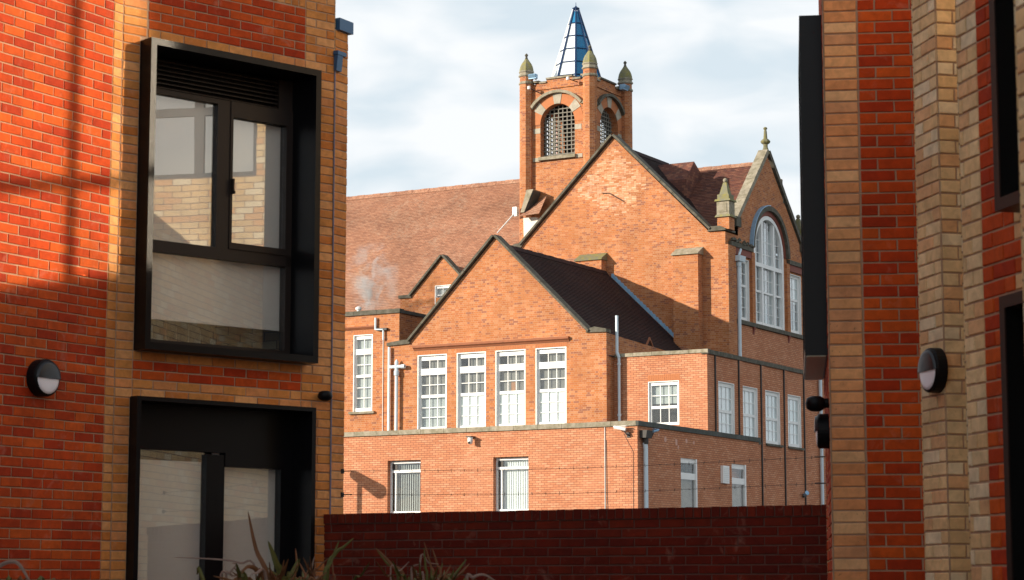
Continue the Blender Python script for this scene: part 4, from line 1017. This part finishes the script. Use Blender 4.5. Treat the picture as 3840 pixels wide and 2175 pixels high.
# stepped lead flashing where the wing roof meets the big gable
for i in range(22):
    t0 = .02 + i / 22.5; x = -8.5 + 4.1 * t0 * .78 + .0; z = 14.26 - (x + 8.7) * .951
    part('lead_flashing', MB().prism([(x, z + .02), (x + .16, z - .14), (x + .17, z + .02), (x + .11, z + .13), (x + .02, z + .15)], -.03, -.005), 'lead', MS, F2)
# small gable over the left roof
F12 = Frame(tuple(S.w(0, 12.0)[:2]), 119.7)
pw = [(-16.92, 12), (-12.9, 12), (-12.9, 13.35), (-13.3, 13.4), (-14.87, 14.95), (-16.38, 13.42), (-16.92, 13.38)]
sg = part('small_gable', wallface(pw, [rect(-15.23, -14.25, 12.75, 13.80)]), 'old', MS, F12, 'small gable peeping over the wing')
rake(MS, F12, (-16.42, 13.43), (-14.87, 15.02), -.13, .3, .08, 'mossy', 3)
rake(MS, F12, (-13.3, 13.42), (-14.87, 15.02), -.13, .3, .08, 'mossy', 3)
part('kneeler', MB().box(-16.98, -16.36, -.08, .24, 13.37, 13.50), 'mossy', MS, F12)
sash(MS, F12, -15.23, -14.25, 12.75, 13.80, [(12.85, 13.68, 3)], yg=.08, stile=.05, cols=3, blinds=((12.7, 13.8, 'curtainl'),))
part('roof', slope(MB(), (-16.4, 14.6, 13.2), (-16.4, 12.1, 13.2), (-14.87, 14.6, 14.75), (-14.87, 12.1, 14.75), 16), 'tiles', MS, S)
part('roof', slope(MB(), (-13.3, 12.1, 13.2), (-13.3, 14.6, 13.2), (-14.87, 12.1, 14.75), (-14.87, 14.6, 14.75), 16), 'tiles', MS, S)
part('wall', MB().box(-16.92, -12.9, .01, 1.2, 12, 13.3), 'old', MS, F12)

# ---- bell tower
BT = thing('bell_tower', 'square red brick bell tower with barred arches, four turrets and a blue glass spire', 'tower', S, (-11.5, 17.4, 10))
TX0, TX1, TY0, TY1 = -13.07, -10.0, 15.88, 19.18          # turret centres
TF = Frame(tuple(S.w(0, TY0 + .05)[:2]), 119.7); TS = side(TX1 - .05)
OX = (-12.42, -10.76); OZ, OS = 19.57, 21.0
oa = arch(OX[0], OX[1], OZ, OS, 16)
part('wall', wallface(rect(TX0, TX1, 12, 22.74), [oa], reveal=.35), 'old', BT, TF)
shift = 17.72 + 11.59
ob = [(x + shift, z) for x, z in oa]
part('wall', wallface(rect(TY0, TY1, 12, 22.74), [ob], reveal=.35), 'old', BT, TS)
TBk = Frame(tuple(S.w(0, TY1 - .05)[:2]), 119.7 + 180); TL = Frame(tuple(S.w(TX0 + .05, 0)[:2]), 29.7 + 180)
part('wall', wallface(rect(-TX1, -TX0, 12, 22.74), [[(-x, z) for x, z in oa][::-1]], reveal=.35), 'old', BT, TBk)
part('wall', wallface(rect(-TY1, -TY0, 12, 22.74), [[(-x, z) for x, z in ob][::-1]], reveal=.35), 'old', BT, TL)
inn = MB()
for a, b in (((TX0 + .41, TY0 + .41), (TX1 - .41, TY0 + .41)), ((TX1 - .41, TY0 + .41), (TX1 - .41, TY1 - .41)), ((TX1 - .41, TY1 - .41), (TX0 + .41, TY1 - .41)), ((TX0 + .41, TY1 - .41), (TX0 + .41, TY0 + .41))):
    inn.face([(a[0], a[1], 12), (b[0], b[1], 12), (b[0], b[1], 19.4), (a[0], a[1], 19.4)])
inn.face([(TX0, TY0, 19.38), (TX1, TY0, 19.38), (TX1, TY1, 19.38), (TX0, TY1, 19.38)]).face([(TX0, TY0, 22.5), (TX1, TY0, 22.5), (TX1, TY1, 22.5), (TX0, TY1, 22.5)])
part('belfry_floor', inn, 'dark', BT, S)  # floor, ceiling and shaft faces coloured near-black for the unlit belfry
def belfry(frame, x0, x1, sunny):
    c, r = (x0 + x1) / 2, (x1 - x0) / 2; st, rb = ('greystone', 'rubbed') if sunny else ('greystone', 'rubbed')
    part('belfry_shade_lining', wallface(rect(x0 - .6, x1 + .6, 19.4, 22.5), [arch(x0, x1, OZ, OS, 16)], y=.36, reveal=.01), 'dark', BT, frame)  # near-black faces added behind the arch so the inside reads unlit
    g = part('grille', MB().box(x0, x1, .27, .33, OZ, OZ + .05), 'bar', BT, frame)
    for i in range(8):
        x = x0 + (i + .5) * (x1 - x0) / 8; h = OS + math.sqrt(max(.0, r * r - (x - c) ** 2))
        part('vertical_bar', MB().box(x - .021, x + .021, .28, .32, OZ, h), 'bar', g)
    for k in range(12):
        z = OZ + .12 + k * .178; hw = r if z < OS else math.sqrt(max(.01, r * r - (z - OS) ** 2))
        if z < OS + r - .08: part('horizontal_bar', MB().box(c - hw, c + hw, .265, .29, z - .021, z + .021), 'bar', g)
    part('arch_ring', ring(MB(), c, OS, r, r + .42, -.012, .01, n=24), rb, BT, frame)
    for a in (90, 38, 142):
        part('voussoir', ring(MB(), c, OS, r - .002, r + (.46 if a == 90 else .44), -.03, .01, R(a - 10), R(a + 10), n=3), st, BT, frame)
    ra = 1.50; zc = OS - .08
    part('hood_mould', ring(MB(), c, zc - .10, ra - .04, ra + .08, -.17, .01, R(38), R(142), n=22), 'stone' if sunny else 'mossy', BT, frame)  # hood and stops: pale stone on sunlit faces, darker stone for shade
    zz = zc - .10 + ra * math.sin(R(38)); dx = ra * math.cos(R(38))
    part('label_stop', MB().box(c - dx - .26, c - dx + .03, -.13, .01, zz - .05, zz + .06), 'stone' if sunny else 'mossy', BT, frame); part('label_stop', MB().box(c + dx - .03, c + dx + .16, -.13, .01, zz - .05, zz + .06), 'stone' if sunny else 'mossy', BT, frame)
    for xx in (x0 - .32, x1): part('quoin_stone', MB().box(xx, xx + .32, -.012, .01, 20.62, 20.84), st, BT, frame)
    for xx in (x0 - .36, x1 + .06): part('quoin_stone', MB().box(xx, xx + .30, -.012, .01, 19.41, 19.57), st, BT, frame)
    part('sill', MB().box(x0 - .06, x1 + .06, -.12, .35, 19.43, 19.57), 'stone', BT, frame)
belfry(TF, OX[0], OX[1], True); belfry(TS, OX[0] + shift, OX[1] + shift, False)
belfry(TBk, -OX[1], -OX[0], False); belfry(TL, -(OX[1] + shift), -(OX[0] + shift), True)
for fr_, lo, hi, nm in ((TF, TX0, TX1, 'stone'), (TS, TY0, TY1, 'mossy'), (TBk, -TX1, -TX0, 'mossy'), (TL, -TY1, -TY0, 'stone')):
    mb = MB().box(lo + .3, hi - .3, 0, .22, 22.74, 22.78).box(lo + .95, hi - .85, .001, .219, 22.78, 22.92)
    part('parapet', mb, 'old' if fr_ in (TF, TL) else 'old', BT, fr_)
    for a, b, z in ((lo + .3, lo + .62, 22.84), (lo + .62, lo + .95, 22.78), (lo + .95, lo + 1.45, 22.92), (lo + 1.45, hi - .85, 22.92), (hi - .85, hi - .45, 22.78), (hi - .45, hi - .28, 22.90)):
        part('coping_stone', MB().box(a + .005, b - .005, -.07, .27, z, z + .075), nm if z > 22.8 else 'stone', BT, fr_)  # coping tone set darker on the tower sides away from the sun
AP = .275 / math.cos(math.pi / 8)
for i, (x, y) in enumerate(((TX0, TY0), (TX1, TY0), (TX1, TY1), (TX0, TY1))):
    sh = MB().lathe((x, y, 0), [(AP, 12), (AP, 22.78)], 8, math.pi / 8)
    t = part('turret', sh, 'old', BT, S, ('front left turret', 'nearest turret at the corner', 'right turret', 'back turret')[i])
    # tone of the shaft follows its bricks; caps and bands are stone
    ph = math.pi / 8; c = lambda z0, prof, m_, nm: part(nm, MB().lathe((x, y, z0), prof, 8, ph), m_, t)
    c(22.78, [(AP, 0), (AP * 1.13, .02), (AP * 1.13, .08), (AP * 1.02, .13)], 'stone', 'stone_band')
    c(22.91, [(AP * .97, 0), (AP * .97, .20)], 'old', 'upper_drum')
    c(23.11, [(AP, 0), (AP * 1.17, .03), (AP * 1.15, .09), (AP * 1.0, .13), (AP * 1.0, .18), (AP * 1.12, .22), (AP * 1.1, .26)], 'stone', 'cornice')
    c(23.37, [(AP * 1.04, 0), (AP * 1.0, .10), (AP * .90, .22), (AP * .72, .34), (AP * .46, .45), (AP * .26, .54)], 'lichen', 'domed_cap')
    c(23.93, [(.07, -.01), (.05, .06), (.04, .10), (.075, .14), (.07, .18), (.02, .24)], 'mossy', 'finial')
# spire
sp = MB(); cx, cyy, zb, zt = (TX0 + TX1) / 2, (TY0 + TY1) / 2, 22.55, 26.3; Rb, Rt = 1.24, .10
view = math.atan2(-1, -.02)
NA = 8; PH = R(-63.3)
def sv_(k, t, dr=0):
    a = PH + 2 * math.pi * k / NA; r = Rb + (Rt - Rb) * t + dr
    return Vector((cx + r * math.cos(a), cyy + r * math.sin(a), zb + (zt - zb) * t))
spire = part('spire', MB().lathe((cx, cyy, zt), [(.15, 0), (.17, .04), (.06, .10), (.015, .16), (.012, .3)], 8), 'spire_rib', BT, S, 'blue glazed spire, sun-side panels coloured white for sky glare')
lev = [0, .17, .335, .50, .66, .82, .97]
for k in range(NA):
    mid = PH + 2 * math.pi * (k + .5) / NA
    wh = math.cos(mid - R(-90 - 32)) > .35  # facets turned to the sun take the sky-glare colour
    for i in range(6):
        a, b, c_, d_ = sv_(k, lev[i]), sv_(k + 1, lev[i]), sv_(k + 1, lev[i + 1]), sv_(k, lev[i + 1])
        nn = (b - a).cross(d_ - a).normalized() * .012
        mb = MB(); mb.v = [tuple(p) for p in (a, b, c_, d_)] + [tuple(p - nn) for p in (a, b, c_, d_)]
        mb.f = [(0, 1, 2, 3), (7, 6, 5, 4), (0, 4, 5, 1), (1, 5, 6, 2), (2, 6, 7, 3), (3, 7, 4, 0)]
        part('glazed_panel', mb, 'spire_glare' if wh and i < 5 else 'spire_blue', spire)
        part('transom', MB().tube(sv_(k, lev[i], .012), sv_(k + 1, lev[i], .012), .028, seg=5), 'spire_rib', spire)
    part('rib', MB().tube(sv_(k, 0, .02), sv_(k, 1, .02), .048, .03, seg=6), 'spire_rib' if not wh or k % 2 else 'whitew', spire)  # some sun-side ribs coloured white along with the glare panels
TFo = Frame(tuple(S.w(0, TY0 - .11)[:2]), 119.7)
# weathered stone buttress slab, render and wire at the foot of the tower
part('sloping_slab', MB().prism([(-13.0, 17.15), (-12.83, 17.15), (-12.38, 18.10), (-12.70, 18.10)], -.55, .2), 'stone', BT, TFo)
part('sloping_slab', MB().prism([(-12.78, 17.16), (-12.40, 17.95), (-12.38, 18.05), (-12.83, 17.15)][::-1], -.5, .1), 'darkcope', BT, TFo)
part('render_patch', MB().prism([(-12.98, 16.1), (-12.2, 16.75), (-12.4, 16.95), (-13.0, 16.95)], -.30, .2), 'whitelead', BT, TFo)
part('lean_to_roof', slope(MB(), (-13.0, 15.05, 16.95), (-12.0, 15.05, 17.0), (-12.9, 15.75, 17.35), (-12.0, 15.75, 17.9), 6), 'tiles', BT, S)
part('lightning_cable', MB().tube((-13.35, 15.45, 17.25), (-13.95, 14.9, 16.3), .025), 'whitew', BT, S)
part('cable_box', MB().box(-13.48, -13.28, 15.38, 15.58, 17.05, 17.45), 'white', BT, S)

# ---- small fittings on the school (things fixed to it, each its own)
def floodlight(frame, x, z, label, m='lead', s=1.0, arm=.25, yaw=0.0, nm='floodlight', cat='floodlight'):
    t = thing(nm, label, cat, frame, (x, 0, z))
    part('arm', MB().tube((0, 0, 0), (.02, -arm, .04), .018 * s), 'darkiron', t)
    mb = MB().box(-.16 * s, .16 * s, -arm - .10 * s, -arm + .06 * s, -.02, .16 * s)
    part('lamp_head', mb, m, t); part('lamp_visor', MB().prismx([(-arm - .18 * s, .12 * s), (-arm - .10 * s, .0), (-arm - .10 * s, .17 * s)], -.15 * s, .15 * s), m, t)
    return t
floodlight(TF, -12.62, 22.98, 'blue floodlight on the tower parapet beside the left turret', s=1.1)
floodlight(TS, 18.6, 22.75, 'blue floodlight on the shaded side of the tower by the right turret', s=1.3)
def aerial(frame, x, z, x1, z1, label):
    t = thing('aerial_arm', label, 'aerial', frame, (x, 0, z))
    part('arm', MB().tube((0, -.10, 0), (x1, -.45, z1), .022), 'darkiron', t)
    part('arm_head', MB().lathe((x1, -.45, z1), [(.03, -.08), (.07, -.06), (.07, .06), (.03, .08)], 8), 'white', t)
aerial(TF, -12.30, 22.30, -.42, .25, 'dark bracket arm with a pale head left on the tower front, above the arch')
aerial(TF, -10.55, 22.62, -.30, .12, 'dark bracket arm with a pale head under the tower parapet at its right')
def cctv(frame, x, z, label, m='white', d=-1, s=1.0):
    t = thing('security_camera', label, 'security camera', frame, (x, 0, z))
    part('wall_bracket', MB().tube((0, 0, -.12 * s), (0, -.16 * s, -.10 * s), .03 * s).tube((0, -.16 * s, -.10 * s), (d * .12 * s, -.18 * s, .06 * s), .022 * s).box(-.06 * s, .06 * s, -.03, 0, -.2 * s, -.03 * s), 'darkiron', t)
    a, b = (d * .02 * s, -.18 * s, .06 * s), (d * .42 * s, -.22 * s, .14 * s)
    part('camera_body', MB().tube(a, b, .055 * s, seg=10), m, t); part('camera_hood', MB().box(min(a[0], b[0]) - .02, max(a[0], b[0]) + .04, -.26 * s, -.14 * s, .155 * s, .175 * s), m, t)
    return t
cctv(S, -.32, 6.56, 'white security camera on the sunny wall beside the corner downpipe')
t = thing('security_camera', 'grey dome camera under a dark bracket on the front wall between the two windows', 'security camera', S, (-6.27, 0, 6.5))
part('wall_bracket', MB().box(-.10, .10, -.30, 0, .05, .09), 'darkiron', t)
part('camera_dome', MB().lathe((.02, -.2, -.13), [(.02, -.06), (.08, -.03), (.09, .05), (.09, .18)], 12), 'whitew', t, smooth=True)
part('lens', MB().tube((.02, -.27, -.12), (.03, -.31, -.15), .035), 'darkiron', t)
t = cctv(SD, .85, 6.55, 'blue-topped camera on the shaded side wall by the downpipe', m='lead', d=1, s=.8)
t = thing('wall_spotlight', 'small bluish spotlight low on the shaded side wall at far right', 'spotlight', US, (14.95, -.02, 5.0))
part('lamp_head', MB().tube((0, -.06, 0), (-.12, -.22, .08), .07, .09, seg=10), 'lead', t); part('bracket', MB().box(-.04, .04, -.07, .0, -.1, .05), 'darkiron', t)
t = thing('roof_vent_cowl', 'little white vent cowl on the parapet at far left of the school', 'vent', S, (-15.8, 7.2, 12.1))
part('cowl', MB().lathe((0, 0, 0), [(.07, 0), (.07, .2), (.12, .22), (.12, .3), (.05, .34)], 10), 'white', t)

# street lamp on the pavement outside the school; only its shadow shows, on the lower wall
t = thing('street_lamp', 'street lamp hidden behind the left building, its slanting head shadows the lower wall', 'street lamp', S, (0, 0, 0))
tx, ty = math.tan(R(41.3)), 1.0
def lampt(x, z, d=3.4):              # the point of the lamp whose shadow falls at (x, z) on the lower wall
    return (x - d * tx, -d, z + d / math.cos(R(41.3)) * math.tan(SUN_EL))
a, b, c_ = lampt(-11.15, 5.42), lampt(-10.0, 4.78), lampt(-10.88, 5.05)
part('lamp_head', MB().tube(a, b, .16, .26, seg=12), 'darkiron', t)
part('lamp_post', MB().tube((c_[0], c_[1], 0), c_, .085, seg=10), 'darkiron', t)

# ---- steam drifting up in front of the long roof
sm, n, l, p = newmat('steam'); n.remove(p)
pv = n.new('ShaderNodeVolumePrincipled'); pv.inputs['Color'].default_value = (1, 1, 1, 1); pv.inputs['Density'].default_value = 0
tcn = n.new('ShaderNodeTexCoord'); no = n.new('ShaderNodeTexNoise'); no.inputs['Scale'].default_value = 1.5; no.inputs['Detail'].default_value = 5; no.inputs['Distortion'].default_value = .8
l.new(tcn.outputs['Object'], no.inputs['Vector'])
d = math_(n, l, 'MULTIPLY', math_(n, l, 'MAXIMUM', math_(n, l, 'SUBTRACT', no.outputs['Fac'], .49), 0), 26.0)
gr = n.new('ShaderNodeTexGradient'); gr.gradient_type = 'SPHERICAL'; mpn = n.new('ShaderNodeMapping'); l.new(tcn.outputs['Object'], mpn.inputs[0]); mpn.inputs['Scale'].default_value = (.75, 1.4, .55); l.new(mpn.outputs[0], gr.inputs[0])
l.new(math_(n, l, 'MULTIPLY', d, gr.outputs['Fac']), pv.inputs['Density']); l.new(pv.outputs[0], n['Material Output'].inputs['Volume'])
M['steam'] = sm
mb = MB().box(-1.3, 1.3, -.7, .7, -1.7, 1.6)
st = link('steam', mb.mesh('steam'), 'steam', None, S, offset=(-17.35, 10.5, 13.95)); st['kind'] = 'stuff'; st['label'] = 'white steam drifting in front of the long tiled roof'; 

# ================================================================ STRAP-LEAVED PLANTS
def unproj(sx, sy, depth):
    X, Yu = sx - 1920, 1087.5 - sy; ct, st_ = math.cos(TILT), math.sin(TILT)
    f, u = FPX * ct - Yu * st_, FPX * st_ + Yu * ct
    k_ = depth / f; return Vector((X * k_, depth, 1.6 + u * k_))
def leaf(parent, pts, w, m, fold=.35, facing=0.0):
    """tapering folded strap leaf along a smooth curve through pts (first = root)"""
    P_ = [Vector(p) for p in pts]; C_ = []
    n_ = len(P_)
    for i in range(n_ - 1):
        p0, p1, p2, p3 = P_[max(i - 1, 0)], P_[i], P_[i + 1], P_[min(i + 2, n_ - 1)]
        for k in range(5):
            t = k / 5; C_.append(.5 * ((2 * p1) + (p2 - p0) * t + (2 * p0 - 5 * p1 + 4 * p2 - p3) * t * t + (3 * p1 - p0 - 3 * p2 + p3) * t ** 3))
    C_.append(P_[-1]); N = len(C_) - 1; mb = MB(); v = []
    for i, c in enumerate(C_):
        t = i / N; d = (C_[min(i + 1, N)] - C_[max(i - 1, 0)]).normalized()
        sd = d.cross(Vector((math.sin(facing), -math.cos(facing), .15))).normalized(); nr = sd.cross(d)
        ww = w * (.45 if m == 'leafdead' else .62) * (min(1, .55 + t * 1.2)) * (1 - t ** 3.2) ** .8 + .0015
        v += [c - sd * ww - nr * 0, c + nr * ww * fold, c + sd * ww, c - nr * .003 + nr * ww * fold * .9]
    f = []
    for i in range(N):
        a, b = i * 4, i * 4 + 4
        f += [(a, a + 1, b + 1, b), (a + 1, a + 2, b + 2, b + 1), (a + 2, a + 3, b + 3, b + 2), (a + 3, a, b, b + 3)]
    mb.add(v, f); return part('leaf', mb, m, parent, WORLD, smooth=False)
def plant(root_px, depth, label, leaves):
    rt = unproj(root_px, 2170, depth); rt.z = 0
    t = thing('strap_leaf_plant', label, 'plant', WORLD, tuple(rt), 'strap-leaved plants in the courtyard bed')
    top_ = min(p[1] for L in leaves for p in L[0])
    for i in range(len(leaves) * 2):
        x0 = root_px + random.uniform(-110, 110) * (.5 if len(leaves) < 4 else 1); lean = (x0 - root_px) * random.uniform(.2, .8) + random.uniform(-40, 40)
        y1 = random.uniform(max(top_ + 60, 2085), 2165)
        leaves = leaves + [([(x0, 2210), (x0 + lean * .5, (2210 + y1) / 2), (x0 + lean, y1)], random.uniform(.010, .022), random.choice(('leaf', 'leafr', 'leafr')), random.uniform(-.5, .5))]
    for pts, w, m, dz in leaves:
        P3 = [Vector((rt.x + random.uniform(-.08, .08), rt.y + random.uniform(-.05, .05), .05))]
        first = unproj(pts[0][0], pts[0][1], depth + dz * .4)
        if first.z > 1.0: P3.append(P3[0].lerp(first, .5) + Vector((0, 0, .05)))
        for i, (x, y) in enumerate(pts): P3.append(unproj(x, y, depth + dz * (.4 + .6 * i / max(1, len(pts) - 1))))
        leaf(t, P3, w, m, facing=random.uniform(-.5, .5))
plant(1040, 13.2, 'largest strap-leaved plant in front of the lower left window, leaves fanning upward', [
    ([(1010, 2200), (960, 2060), (930, 1917)], .028, 'leafr', .1), ([(1055, 2200), (1035, 2110), (1005, 2028)], .040, 'leaf', -.1),
    ([(960, 2150), (900, 2112), (820, 2098), (652, 2090)], .013, 'leafdead', .2), ([(1090, 2200), (1112, 2130), (1108, 2056)], .018, 'leafr', .3),
    ([(920, 2190), (900, 2160), (886, 2112)], .030, 'leaf', -.3), ([(985, 2200), (965, 2140), (930, 2125), (905, 2150)], .026, 'leafr', -.2),
    ([(1000, 2180), (960, 2150), (935, 2160)], .020, 'leafdead', -.3), ([(830, 2190), (860, 2150), (885, 2118), (870, 2112)], .014, 'leafdead', 0),
    ([(1080, 2190), (1092, 2150), (1118, 2095)], .022, 'leaf', .1), ([(760, 2170), (740, 2150), (745, 2140)], .02, 'leaf', .3),
    ([(850, 2185), (880, 2160), (930, 2120)], .016, 'leafdead', .1), ([(900, 2210), (870, 2180), (800, 2160)], .02, 'leafr', -.1)])
plant(1215, 13.6, 'strap-leaved plant beside the corner of the left building with green-tipped leaves', [
    ([(1212, 2190), (1240, 2110), (1272, 2026)], .020, 'leaf', .1), ([(1225, 2170), (1256, 2078), (1290, 2050), (1326, 2018)], .020, 'leaf', .3),
    ([(1165, 2190), (1170, 2130), (1180, 2085)], .014, 'leafdead', 0), ([(1175, 2190), (1195, 2130), (1230, 2095)], .012, 'leafr', .1),
    ([(1100, 2200), (1110, 2140), (1125, 2095)], .024, 'leaf', -.1)])
plant(1580, 12.8, 'strap-leaved plant in front of the dark boundary wall, some leaves bleached', [
    ([(1520, 2200), (1470, 2120), (1408, 2054)], .020, 'leafr', .1), ([(1500, 2190), (1450, 2110), (1412, 2060)], .015, 'leaf', .2),
    ([(1625, 2200), (1615, 2120), (1590, 2032)], .012, 'leafr', .1), ([(1600, 2200), (1596, 2130), (1590, 2055)], .014, 'leaf', 0),
    ([(1650, 2190), (1640, 2120), (1621, 2057)], .015, 'leafr', .2), ([(1545, 2190), (1545, 2130), (1570, 2116)], .014, 'leafdead', -.1),
    ([(1465, 2160), (1500, 2140), (1534, 2106)], .008, 'leafdead', 0), ([(1575, 2115), (1610, 2113), (1645, 2115)], .010, 'leafdead', .1),
    ([(1590, 2190), (1575, 2155), (1560, 2150)], .014, 'leafdead', .2), ([(1685, 2200), (1683, 2170), (1680, 2155)], .010, 'leafr', 0)])
plant(1790, 12.6, 'low strap-leaved plant at bottom centre with one arching bleached leaf', [
    ([(1750, 2200), (1775, 2165), (1815, 2155), (1860, 2180)], .018, 'leafdead', 0), ([(1770, 2210), (1790, 2190), (1800, 2185)], .016, 'leafr', .1)])
plant(60, 11.0, 'strap-leaved plant at the bottom left corner with a pale arching leaf', [
    ([(-30, 2180), (0, 2122), (60, 2108), (100, 2160), (120, 2210)], .022, 'leafdead', 0), ([(40, 2230), (60, 2200), (80, 2190)], .02, 'leaf', .1)])
